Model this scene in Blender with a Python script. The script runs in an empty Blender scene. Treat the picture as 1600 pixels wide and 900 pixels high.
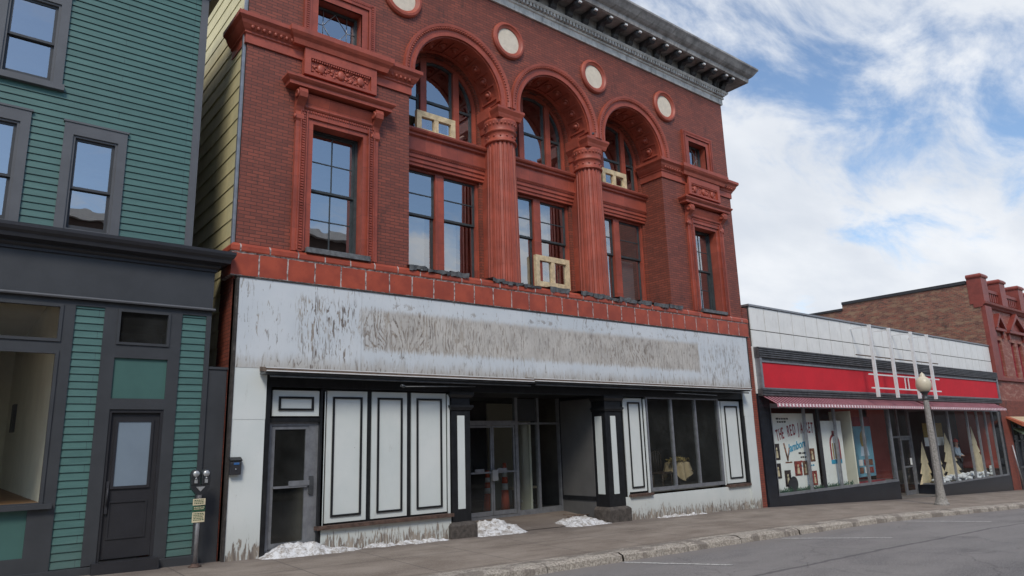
import bpy, bmesh, math, random
from mathutils import Vector, Matrix, Quaternion, noise as mnoise
PI = math.pi; R = math.radians
scn = bpy.context.scene
C = scn.collection
random.seed(7)

# ------------------------------------------------------------------ camera
CAMP = Vector((0.0, -12.6, 1.57))
cam = bpy.data.cameras.new('camera'); camo = bpy.data.objects.new('camera', cam); C.objects.link(camo)
right = Vector((0.7799347, -0.62515961, -0.02961962)); down = Vector((0.1127751, 0.18693202, -0.97587817)); fwd = Vector((0.61561647, 0.75778089, 0.21629721))
mw = Matrix((right, -down, -fwd)).transposed().to_4x4(); mw.translation = CAMP
camo.matrix_world = mw
cam.sensor_width = 36; cam.lens = 36 * 1102.68 / 1600; cam.clip_end = 3000; cam.clip_start = 0.05
scn.camera = camo

# ------------------------------------------------------------------ sky and sun
SUN_EL, SUN_AZ = 46, 216          # azimuth measured from +Y towards +X
world = bpy.data.worlds.new('World'); scn.world = world; world.use_nodes = True
nt = world.node_tree; nt.nodes.clear()
def wn(t, **k):
    n = nt.nodes.new(t)
    for a, b in k.items(): setattr(n, a, b)
    return n
out = wn('ShaderNodeOutputWorld'); bg = wn('ShaderNodeBackground'); bg.inputs[1].default_value = 0.10
sky = wn('ShaderNodeTexSky', sky_type='NISHITA', sun_disc=False, sun_elevation=R(SUN_EL), sun_rotation=R(SUN_AZ), air_density=1.0, dust_density=0.4, ozone_density=1.6)
tc = wn('ShaderNodeTexCoord'); sp = wn('ShaderNodeSeparateXYZ'); nt.links.new(tc.outputs['Generated'], sp.inputs[0])
def wmath(op, a, b=None, c=None):
    m = wn('ShaderNodeMath', operation=op)
    for i, v in enumerate((a, b, c)):
        if v is None: continue
        if isinstance(v, (int, float)): m.inputs[i].default_value = v
        else: nt.links.new(v, m.inputs[i])
    return m.outputs[0]
zc = wmath('ADD', wmath('MAXIMUM', sp.outputs[2], 0.0), 0.22)
cx = wmath('DIVIDE', sp.outputs[0], zc); cy = wmath('DIVIDE', sp.outputs[1], zc)
cmb = wn('ShaderNodeCombineXYZ'); nt.links.new(cx, cmb.inputs[0]); nt.links.new(cy, cmb.inputs[1]); cmb.inputs[2].default_value = 3.7
def wnoise(scale, detail, rough, off, dist=0.0, lac=2.0):
    mp = wn('ShaderNodeMapping'); mp.inputs['Location'].default_value = off; mp.inputs['Rotation'].default_value = (0, 0, R(-28)); mp.inputs['Scale'].default_value = (1.0, 1.9, 1)
    nt.links.new(cmb.outputs[0], mp.inputs[0])
    n = wn('ShaderNodeTexNoise'); n.inputs['Scale'].default_value = scale; n.inputs['Detail'].default_value = detail; n.inputs['Roughness'].default_value = rough; n.inputs['Distortion'].default_value = dist
    nt.links.new(mp.outputs[0], n.inputs['Vector']); return n.outputs[0]
CL_OFF = (13.9, 2.2, 0.0)
big = wnoise(0.75, 3, 0.5, CL_OFF); fine = wnoise(2.6, 9, 0.62, (4.1, 1.3, 0), 0.35)
cov = wmath('ADD', wmath('MULTIPLY', big, 0.55), wmath('MULTIPLY', fine, 0.50))
lowb = wn('ShaderNodeMapRange', interpolation_type='SMOOTHSTEP'); nt.links.new(sp.outputs[2], lowb.inputs[0]); lowb.inputs[1].default_value = 0.22; lowb.inputs[2].default_value = 0.36; lowb.inputs[3].default_value = 0.085; lowb.inputs[4].default_value = -0.015
cov = wmath('ADD', cov, lowb.outputs[0])
clear = wn('ShaderNodeMapRange', interpolation_type='SMOOTHSTEP'); nt.links.new(sp.outputs[1], clear.inputs[0]); clear.inputs[1].default_value = -0.40; clear.inputs[2].default_value = 0.05; clear.inputs[3].default_value = -0.13; clear.inputs[4].default_value = 0.022
cov = wmath('ADD', cov, clear.outputs[0])
def wsmooth(v, a, b):
    m = wn('ShaderNodeMapRange', interpolation_type='SMOOTHSTEP'); nt.links.new(v, m.inputs[0])
    m.inputs[1].default_value = a; m.inputs[2].default_value = b; return m.outputs[0]
fac = wsmooth(cov, 0.415, 0.56)
shade = wsmooth(wnoise(1.7, 6, 0.55, (7.7, 2.2, 0)), 0.3, 0.75)
cc = wn('ShaderNodeMix', data_type='RGBA'); nt.links.new(shade, cc.inputs[0]); cc.inputs[6].default_value = (4.7, 5.05, 5.6, 1); cc.inputs[7].default_value = (6.1, 6.3, 6.6, 1)
skm = wn('ShaderNodeMix', data_type='RGBA', blend_type='MULTIPLY'); skm.inputs[0].default_value = 1.0; nt.links.new(sky.outputs[0], skm.inputs[6]); skm.inputs[7].default_value = (1.16, 1.18, 1.18, 1)
mx = wn('ShaderNodeMix', data_type='RGBA'); nt.links.new(fac, mx.inputs[0]); nt.links.new(skm.outputs[2], mx.inputs[6]); nt.links.new(cc.outputs[2], mx.inputs[7])
nt.links.new(mx.outputs[2], bg.inputs[0]); nt.links.new(bg.outputs[0], out.inputs[0])

sl = bpy.data.lights.new('sun', 'SUN'); sl.energy = 1.5; sl.angle = R(16); sl.color = (1, 0.93, 0.82)
so = bpy.data.objects.new('sun', sl); C.objects.link(so)
sd = Vector((math.sin(R(SUN_AZ)) * math.cos(R(SUN_EL)), math.cos(R(SUN_AZ)) * math.cos(R(SUN_EL)), math.sin(R(SUN_EL))))
so.rotation_euler = sd.to_track_quat('Z', 'Y').to_euler(); so.location = (0, -10, 30)
scn.view_settings.view_transform = 'Standard'; scn.view_settings.look = 'None'; scn.view_settings.gamma = 1; scn.view_settings.exposure = 0.58
scn.view_settings.use_curve_mapping = False

# ------------------------------------------------------------------ materials
class N:
    def __init__(s, name):
        s.m = bpy.data.materials.new(name); s.m.use_nodes = True; s.t = s.m.node_tree; s.t.nodes.clear()
        s.out = s.n('ShaderNodeOutputMaterial'); s.b = s.n('ShaderNodeBsdfPrincipled'); s.l(s.b.outputs[0], s.out.inputs[0])
        g = s.n('ShaderNodeNewGeometry'); s.pos = g.outputs['Position']; sx = s.n('ShaderNodeSeparateXYZ'); s.l(s.pos, sx.inputs[0])
        s.x, s.y, s.z = sx.outputs
    def n(s, t, **k):
        n = s.t.nodes.new(t)
        for a, b in k.items(): setattr(n, a, b)
        return n
    def l(s, a, b): s.t.links.new(a, b)
    def put(s, v, sock):
        if isinstance(v, (int, float)): sock.default_value = v
        elif isinstance(v, tuple): sock.default_value = v if len(v) == len(sock.default_value) else (*v, 1)
        else: s.l(v, sock)
    def math(s, op, a, b=None, c=None):
        m = s.n('ShaderNodeMath', operation=op)
        for i, v in enumerate((a, b, c)):
            if v is not None: s.put(v, m.inputs[i])
        return m.outputs[0]
    def vec(s, x, y, z=0.0):
        c = s.n('ShaderNodeCombineXYZ'); s.put(x, c.inputs[0]); s.put(y, c.inputs[1]); s.put(z, c.inputs[2]); return c.outputs[0]
    def noise(s, scale, vec=None, detail=4, rough=0.55, dist=0.0):
        n = s.n('ShaderNodeTexNoise'); s.l(vec if vec is not None else s.pos, n.inputs['Vector'])
        n.inputs['Scale'].default_value = scale; n.inputs['Detail'].default_value = detail; n.inputs['Roughness'].default_value = rough; n.inputs['Distortion'].default_value = dist
        return n.outputs[0]
    def mix(s, f, a, b, mode='MIX'):
        m = s.n('ShaderNodeMix', data_type='RGBA', blend_type=mode); s.put(f, m.inputs[0]); s.put(a, m.inputs[6]); s.put(b, m.inputs[7]); return m.outputs[2]
    def ss(s, v, a, b, lo=0.0, hi=1.0):
        m = s.n('ShaderNodeMapRange', interpolation_type='SMOOTHSTEP'); s.put(v, m.inputs[0]); m.inputs[1].default_value = a; m.inputs[2].default_value = b; m.inputs[3].default_value = lo; m.inputs[4].default_value = hi
        return m.outputs[0]
    def box(s, x0, x1, z0, z1, e=0.03):
        a = s.math('MULTIPLY', s.ss(s.x, x0 - e, x0 + e), s.ss(s.x, x1 - e, x1 + e, 1, 0))
        b = s.math('MULTIPLY', s.ss(s.z, z0 - e, z0 + e), s.ss(s.z, z1 - e, z1 + e, 1, 0))
        return s.math('MULTIPLY', a, b)
    def bump(s, h, strength=0.3, dist=0.01):
        b = s.n('ShaderNodeBump'); b.inputs['Strength'].default_value = strength; b.inputs['Distance'].default_value = dist; s.put(h, b.inputs['Height']); s.l(b.outputs[0], s.b.inputs['Normal'])
    def fin(s, col, rough=0.7, metal=0.0, spec=None):
        s.put(col, s.b.inputs['Base Color']); s.put(rough, s.b.inputs['Roughness']); s.b.inputs['Metallic'].default_value = metal
        if spec is not None: s.b.inputs['Specular IOR Level'].default_value = spec
        return s.m

def plain(name, c, rough=0.6, var=0.25, scale=3.0, metal=0.0, bump=0.15, bscale=40, dirt=None, dirt_amt=0.4):
    k = N(name)
    lo = tuple(v * (1 - var) for v in c); hi = tuple(min(1, v * (1 + var * 0.6)) for v in c)
    f = k.ss(k.noise(scale, detail=6, rough=0.65), 0.3, 0.7)
    col = k.mix(f, lo, hi)
    if dirt:
        d = k.ss(k.noise(1.0, k.vec(k.math('MULTIPLY', k.math('ADD', k.x, k.y), 9), k.math('MULTIPLY', k.z, 1.6)), 6, 0.7), 0.52, 0.78)
        col = k.mix(k.math('MULTIPLY', d, dirt_amt), col, dirt)
    if bump: k.bump(k.noise(bscale, detail=3), bump, 0.01)
    return k.fin(col, rough, metal)

def brickmat(name, c1, c2, mortar, w=0.215, h=0.0685, ms=0.008, rough=0.6, bump=0.5, stain=(0.02, 0.016, 0.014), stain_amt=0.5, patch=None, squash=0.0, bias=0.0):
    k = N(name)
    v = k.vec(k.math('ADD', k.x, k.y), k.z)
    b = k.n('ShaderNodeTexBrick'); k.l(v, b.inputs['Vector']); b.offset = 0.5
    b.inputs['Scale'].default_value = 1; b.inputs['Brick Width'].default_value = w; b.inputs['Row Height'].default_value = h
    b.inputs['Mortar Size'].default_value = ms; b.inputs['Mortar Smooth'].default_value = 0.35; b.inputs['Bias'].default_value = bias
    k.put(c1, b.inputs['Color1']); k.put(c2, b.inputs['Color2']); k.put(mortar, b.inputs['Mortar'])
    col = b.outputs['Color']
    if patch:
        col = k.mix(k.ss(k.noise(1.0, k.vec(k.math('MULTIPLY', k.math('ADD', k.x, k.y), 1.6), k.math('MULTIPLY', k.z, 5)), 8, 0.7), 0.49, 0.60), col, patch)
    big = k.ss(k.noise(0.9, detail=8, rough=0.65), 0.3, 0.75)
    col = k.mix(k.math('MULTIPLY', big, 0.35), col, k.mix(1.0, col, (0.62, 0.6, 0.6), 'MULTIPLY'))
    st = k.ss(k.noise(1.0, k.vec(k.math('MULTIPLY', k.math('ADD', k.x, k.y), 2.6), k.math('MULTIPLY', k.z, 1.1), 5.5), 8, 0.75), 0.54, 0.74)
    col = k.mix(k.math('MULTIPLY', st, stain_amt), col, stain)
    h2 = k.math('SUBTRACT', k.math('MULTIPLY', k.noise(60, detail=3), 0.25), b.outputs['Fac'])
    k.bump(h2, bump, 0.012)
    return k.fin(col, rough)

def terracotta(name, c, joints=True):
    k = N(name)
    f = k.ss(k.noise(2.2, detail=7, rough=0.7), 0.3, 0.72)
    col = k.mix(f, tuple(v * 0.72 for v in c), tuple(v * 1.08 for v in c))
    st = k.ss(k.noise(1.0, k.vec(k.math('MULTIPLY', k.math('ADD', k.x, k.y), 7), k.math('MULTIPLY', k.z, 1.5), 2), 8, 0.75), 0.56, 0.76)
    col = k.mix(k.math('MULTIPLY', st, 0.6), col, (0.085, 0.03, 0.024)); chip = k.ss(k.noise(6.5, detail=8, rough=0.8), 0.64, 0.69)
    col = k.mix(k.math('MULTIPLY', chip, 0.6), col, (0.13, 0.055, 0.045))
    if joints:
        b = k.n('ShaderNodeTexBrick'); k.l(k.vec(k.math('ADD', k.x, k.math('MULTIPLY', k.y, 0.0)), k.z), b.inputs['Vector']); b.offset = 0.0
        b.inputs['Scale'].default_value = 1; b.inputs['Brick Width'].default_value = 0.46; b.inputs['Row Height'].default_value = 0.52; b.inputs['Mortar Size'].default_value = 0.005
        k.put((1.08, 1.08, 1.08), b.inputs['Color1']); k.put((0.74, 0.72, 0.74), b.inputs['Color2']); k.put((1, 1, 1), b.inputs['Mortar'])
        col = k.mix(0.8, col, b.outputs['Color'], 'MULTIPLY')
        col = k.mix(k.math('MULTIPLY', b.outputs['Fac'], 0.6), col, (0.10, 0.035, 0.03))
    k.bump(k.noise(45, detail=4), 0.2, 0.008)
    return k.fin(col, 0.5)

M = {}
M['brick'] = brickmat('dark_red_brick', (0.285, 0.072, 0.042), (0.19, 0.050, 0.031), (0.095, 0.031, 0.022), stain_amt=0.75)
M['terra'] = terracotta('red_terracotta', (0.38, 0.080, 0.046))
M['terra_plain'] = terracotta('red_terracotta_plain', (0.38, 0.080, 0.046), False)
def tileband():
    k = N('terracotta_tile_band')
    wob = k.math('MULTIPLY', k.math('SUBTRACT', k.noise(9, detail=3), 0.5), 0.03)
    xx = k.math('ADD', k.math('ADD', k.x, wob), 0.36); zz = k.math('ADD', k.math('SUBTRACT', k.z, 4.655), wob)
    b = k.n('ShaderNodeTexBrick'); k.l(k.vec(xx, zz), b.inputs['Vector']); b.offset = 0.35; b.offset_frequency = 2
    b.inputs['Scale'].default_value = 1; b.inputs['Brick Width'].default_value = 0.535; b.inputs['Row Height'].default_value = 0.43; b.inputs['Mortar Size'].default_value = 0.014; b.inputs['Mortar Smooth'].default_value = 0.2
    c = k.mix(k.ss(k.noise(3, detail=6), 0.3, 0.7), (0.30, 0.054, 0.028), (0.43, 0.080, 0.038))
    c = k.mix(k.ss(k.noise(14, detail=5, rough=0.7), 0.6, 0.75), c, (0.11, 0.04, 0.035))
    grout = k.mix(k.ss(k.noise(11, detail=4), 0.35, 0.6), (0.12, 0.07, 0.06), (0.50, 0.45, 0.42))
    col = k.mix(b.outputs['Fac'], c, grout)
    k.bump(k.math('SUBTRACT', k.math('MULTIPLY', k.noise(30), 0.2), b.outputs['Fac']), 0.4, 0.01)
    return k.fin(col, 0.45)
M['tiles'] = tileband()
M['yellow'] = plain('yellow_siding', (0.70, 0.62, 0.35), 0.55, 0.15, 1.2, dirt=(0.14, 0.11, 0.07), dirt_amt=0.35)
def clap():
    k = N('green_clapboard'); b = k.n('ShaderNodeTexBrick'); k.l(k.vec(k.x, k.z), b.inputs['Vector']); b.offset = 0.37; b.offset_frequency = 3
    b.inputs['Scale'].default_value = 1; b.inputs['Brick Width'].default_value = 2.9; b.inputs['Row Height'].default_value = 0.113; b.inputs['Mortar Size'].default_value = 0.003
    k.put((0.060, 0.138, 0.124), b.inputs['Color1']); k.put((0.052, 0.122, 0.110), b.inputs['Color2']); k.put((0.03, 0.05, 0.05), b.inputs['Mortar'])
    col = k.mix(k.ss(k.noise(1.0, k.vec(k.math('MULTIPLY', k.x, 2.0), k.math('MULTIPLY', k.z, 9)), 6, 0.7), 0.3, 0.75), b.outputs['Color'], k.mix(1.0, b.outputs['Color'], (1.35, 1.3, 1.3), 'MULTIPLY'))
    col = k.mix(k.math('MULTIPLY', k.ss(k.math('ADD', k.z, k.math('MULTIPLY', k.noise(3), 0.8)), 0.1, 1.0, 1, 0), 0.35), col, (0.10, 0.095, 0.08))
    k.bump(k.noise(1.0, k.vec(k.math('MULTIPLY', k.x, 6), k.math('MULTIPLY', k.z, 60)), 3), 0.12, 0.01); return k.fin(col, 0.5)
M['green'] = clap()
M['trim'] = plain('charcoal_trim', (0.046, 0.049, 0.054), 0.5, 0.14, 2.0, bump=0.08)
M['trim2'] = plain('upper_grey_trim', (0.105, 0.108, 0.116), 0.5, 0.12, 2.0, bump=0.08)
M['door_dark'] = plain('dark_door_paint', (0.028, 0.028, 0.032), 0.42, 0.12)
M['black'] = plain('black_paint', (0.013, 0.014, 0.016), 0.4, 0.35, 8, dirt=(0.07, 0.065, 0.06), dirt_amt=0.35)
M['sash'] = plain('dark_sash_paint', (0.045, 0.055, 0.058), 0.5, 0.3, 9)
M['alu'] = plain('dull_aluminium', (0.30, 0.31, 0.33), 0.42, 0.2, 6, metal=0.55, bump=0.05)
M['darkmetal'] = plain('dark_metal', (0.10, 0.105, 0.11), 0.45, 0.3, 6, metal=0.5, dirt=(0.02, 0.02, 0.02), dirt_amt=0.6)
M['rust'] = plain('rusty_steel', (0.10, 0.06, 0.045), 0.75, 0.5, 15)
M['cornice'] = plain('weathered_sheet_cornice', (0.30, 0.285, 0.275), 0.65, 0.45, 2.5, dirt=(0.035, 0.022, 0.02), dirt_amt=0.85)
M['cornice_dark'] = plain('dark_sheet_metal', (0.045, 0.045, 0.05), 0.6, 0.5, 3, dirt=(0.12, 0.10, 0.09), dirt_amt=0.5)
M['frieze'] = plain('grey_frieze_paint', (0.56, 0.54, 0.51), 0.65, 0.3, 3, dirt=(0.10, 0.085, 0.075), dirt_amt=0.85)
M['cream'] = plain('cream_disc', (0.66, 0.58, 0.47), 0.7, 0.1, 8)
M['lumber'] = plain('raw_lumber', (0.66, 0.53, 0.33), 0.7, 0.28, 7, dirt=(0.25, 0.16, 0.09), dirt_amt=0.6)
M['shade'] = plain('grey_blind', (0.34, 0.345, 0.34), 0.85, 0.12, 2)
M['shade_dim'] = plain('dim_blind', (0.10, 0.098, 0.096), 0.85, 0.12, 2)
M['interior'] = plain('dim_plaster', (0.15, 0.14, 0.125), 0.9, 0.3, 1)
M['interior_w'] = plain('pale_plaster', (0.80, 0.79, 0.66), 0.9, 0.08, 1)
M['interior_r'] = plain('red_interior_wall', (0.42, 0.09, 0.07), 0.85, 0.15, 1)
M['floorwood'] = plain('wooden_floor', (0.32, 0.17, 0.08), 0.6, 0.3, 6)
M['concrete'] = plain('concrete', (0.36, 0.34, 0.32), 0.85, 0.25, 9, bump=0.4)
M['lead'] = plain('cracked_grey_flashing', (0.13, 0.135, 0.14), 0.75, 0.5, 8, bump=0.7, bscale=14)
M['roof'] = plain('roof_membrane', (0.06, 0.06, 0.06), 0.9)
M['snow'] = (lambda k: (k.bump(k.noise(16, detail=5, rough=0.6), 0.35, 0.02), k.fin(k.mix(k.ss(k.noise(9, detail=8, rough=0.8), 0.42, 0.62), (0.70, 0.70, 0.70), (0.27, 0.235, 0.20)), 0.8))[1])(N('old_snow'))
M['orange'] = plain('cone_orange', (0.75, 0.10, 0.03), 0.45, 0.1)
M['white'] = plain('white_paint', (0.72, 0.72, 0.71), 0.5, 0.08, 5, dirt=(0.3, 0.27, 0.24), dirt_amt=0.3)
M['red'] = plain('red_fascia', (0.60, 0.014, 0.026), 0.7, 0.10, 1.2, bump=0.05)
M['enamel'] = plain('white_enamel_panel', (0.80, 0.79, 0.75), 0.4, 0.06, 2.2, bump=0.04, dirt=(0.38, 0.34, 0.30), dirt_amt=0.4)
M['louver'] = plain('dark_ribbed_metal', (0.12, 0.12, 0.125), 0.42, 0.45, 5, metal=0.4, dirt=(0.3, 0.29, 0.28), dirt_amt=0.5)
M['vitro'] = plain('black_structural_glass', (0.018, 0.021, 0.028), 0.22, 0.2, bump=0)
M['pinkwhite'] = plain('faded_pink_awning', (0.46, 0.19, 0.22), 0.6, 0.15, 4)
M['palepink'] = plain('pale_awning_stripe', (0.82, 0.74, 0.74), 0.6, 0.15, 4)
M['farred'] = terracotta('far_red_brick', (0.25, 0.052, 0.038), False)
M['farfront'] = brickmat('patched_red_brick', (0.36, 0.105, 0.07), (0.28, 0.08, 0.052), (0.20, 0.10, 0.08), stain_amt=0.3, patch=(0.40, 0.20, 0.15))
M['farbrick'] = brickmat('rough_side_brick', (0.34, 0.10, 0.06), (0.12, 0.042, 0.032), (0.22, 0.15, 0.11), ms=0.014, stain_amt=0.6, patch=(0.30, 0.185, 0.115))
M['pierbrick'] = brickmat('orange_red_brick', (0.30, 0.075, 0.045), (0.24, 0.06, 0.04), (0.09, 0.04, 0.03), stain_amt=0.3)
M['lampglass'] = plain('cream_lamp_globe', (0.62, 0.56, 0.42), 0.35, 0.08, bump=0)
M['lampconc'] = plain('weathered_lamp_concrete', (0.30, 0.285, 0.265), 0.85, 0.35, 18, bump=0.5)
M['galv'] = plain('galvanised_pole', (0.33, 0.33, 0.34), 0.45, 0.2, 14, metal=0.5, dirt=(0.22, 0.09, 0.04), dirt_amt=0.5)
M['meter'] = plain('meter_housing', (0.05, 0.053, 0.058), 0.35, 0.2, metal=0.4)
M['meterface'] = plain('meter_face', (0.42, 0.43, 0.43), 0.3, 0.2, 30, metal=0.3)
M['signcream'] = plain('cream_sign', (0.62, 0.54, 0.36), 0.5, 0.12)
M['signgreen'] = plain('green_print', (0.03, 0.10, 0.05), 0.5)
M['ink'] = plain('dark_ink', (0.03, 0.03, 0.035), 0.6, bump=0)
M['paper'] = plain('white_paper', (0.84, 0.86, 0.82), 0.7, 0.05, bump=0)
M['txt_red'] = plain('dark_red_print', (0.30, 0.03, 0.04), 0.6, bump=0)
M['txt_blue'] = plain('blue_print', (0.04, 0.33, 0.52), 0.6, bump=0)
M['photo_dark'] = plain('dark_photo_print', (0.05, 0.035, 0.035), 0.4, 0.9, 11, bump=0)
M['photo_red'] = plain('red_photo_print', (0.30, 0.06, 0.05), 0.4, 0.8, 9, bump=0)
M['photo_brown'] = plain('brown_photo_print', (0.22, 0.10, 0.06), 0.4, 0.8, 9, bump=0)
M['skyblue'] = plain('sky_blue_print', (0.16, 0.36, 0.46), 0.5, 0.2, bump=0)
M['skin'] = plain('skin', (0.55, 0.33, 0.24), 0.6, 0.1, bump=0)
M['hat'] = plain('red_knit', (0.55, 0.04, 0.03), 0.8, 0.2)
M['shirt'] = plain('pale_blue_cloth', (0.42, 0.52, 0.62), 0.8, 0.15)
M['trousers'] = plain('dark_cloth', (0.025, 0.028, 0.035), 0.85, 0.2)
M['cardboard'] = plain('kraft_plywood', (0.66, 0.56, 0.37), 0.75, 0.15, 4)
M['cotton'] = plain('cotton_snow', (0.72, 0.74, 0.76), 0.9, 0.1)
M['leafdry'] = plain('dry_leaves', (0.33, 0.24, 0.08), 0.8, 0.4, 20)
M['wood_dark'] = plain('dark_wood', (0.06, 0.035, 0.025), 0.6, 0.3, 8)
M['stick'] = plain('weathered_sticks', (0.14, 0.10, 0.075), 0.85, 0.4, 9)
M['orangecloth'] = plain('orange_canvas', (0.42, 0.11, 0.05), 0.8, 0.15)
M['creamcloth'] = plain('cream_canvas', (0.55, 0.42, 0.26), 0.8, 0.15)
M['greencloth'] = plain('pale_green_canvas', (0.34, 0.46, 0.30), 0.8, 0.15)
M['pigeon'] = plain('pigeon_feathers', (0.07, 0.075, 0.085), 0.7, 0.5, 30)
M['oppbrick'] = brickmat('brown_brick_across', (0.075, 0.04, 0.03), (0.05, 0.03, 0.024), (0.05, 0.04, 0.035), stain_amt=0.2)
M['mailblue'] = plain('blue_label', (0.04, 0.13, 0.33), 0.5, bump=0)
M['frosted'] = plain('frosted_door_glass', (0.20, 0.25, 0.30), 0.28, 0.06, 2, bump=0)

def glass(name, tint=(0.9, 0.93, 0.93), boost=1.35, ior=1.5, base=0.0, rough=0.0, wav=0.25, haze=0.0):
    k = N(name); k.t.nodes.remove(k.b)
    tr = k.n('ShaderNodeBsdfTransparent'); k.put(tint, tr.inputs[0]); gl = k.n('ShaderNodeBsdfGlossy'); gl.inputs['Roughness'].default_value = rough; k.put((1, 1, 1), gl.inputs[0])
    ge = k.n('ShaderNodeNewGeometry'); dt = k.n('ShaderNodeVectorMath', operation='DOT_PRODUCT'); k.l(ge.outputs['Incoming'], dt.inputs[0]); k.l(ge.outputs['Normal'], dt.inputs[1])
    f0 = ((ior - 1) / (ior + 1)) ** 2
    fres = k.math('ADD', f0, k.math('MULTIPLY', 1 - f0, k.math('POWER', k.math('SUBTRACT', 1.0, k.math('ABSOLUTE', dt.outputs['Value'])), 5.0)))
    bp = k.n('ShaderNodeBump'); bp.inputs['Strength'].default_value = wav; bp.inputs['Distance'].default_value = 0.01; k.l(k.noise(1.3, detail=2), bp.inputs['Height'])
    k.l(bp.outputs[0], gl.inputs['Normal'])
    f = k.math('MINIMUM', k.math('ADD', k.math('MULTIPLY', fres, boost), base), 1.0)
    mx = k.n('ShaderNodeMixShader'); k.l(f, mx.inputs[0]); k.l(tr.outputs[0], mx.inputs[1]); k.l(gl.outputs[0], mx.inputs[2]); 
    if haze:  # pale diffuse haze painted into the glass to lift panes that come out black
        df = k.n('ShaderNodeBsdfDiffuse'); k.put((0.36, 0.37, 0.35), df.inputs[0]); m2 = k.n('ShaderNodeMixShader'); k.l(k.ss(k.noise(1.6, detail=6, rough=0.7), 0.25, 0.8, haze * 0.5, haze * 1.6), m2.inputs[0]); k.l(mx.outputs[0], m2.inputs[1]); k.l(df.outputs[0], m2.inputs[2]); mx = m2
    k.l(mx.outputs[0], k.out.inputs[0])
    return k.m
M['glass'] = glass('window_glass', (0.60, 0.65, 0.68), 2.1, 1.55, 0.29)
M['shopglass'] = glass('shop_glass', (0.93, 0.95, 0.94), 0.75, 1.45, 0.0, haze=0.015)
M['dimglass'] = glass('hazed_shop_glass', (0.68, 0.71, 0.69), 0.8, 1.45, 0.01, 0.03, haze=0.045)

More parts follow.
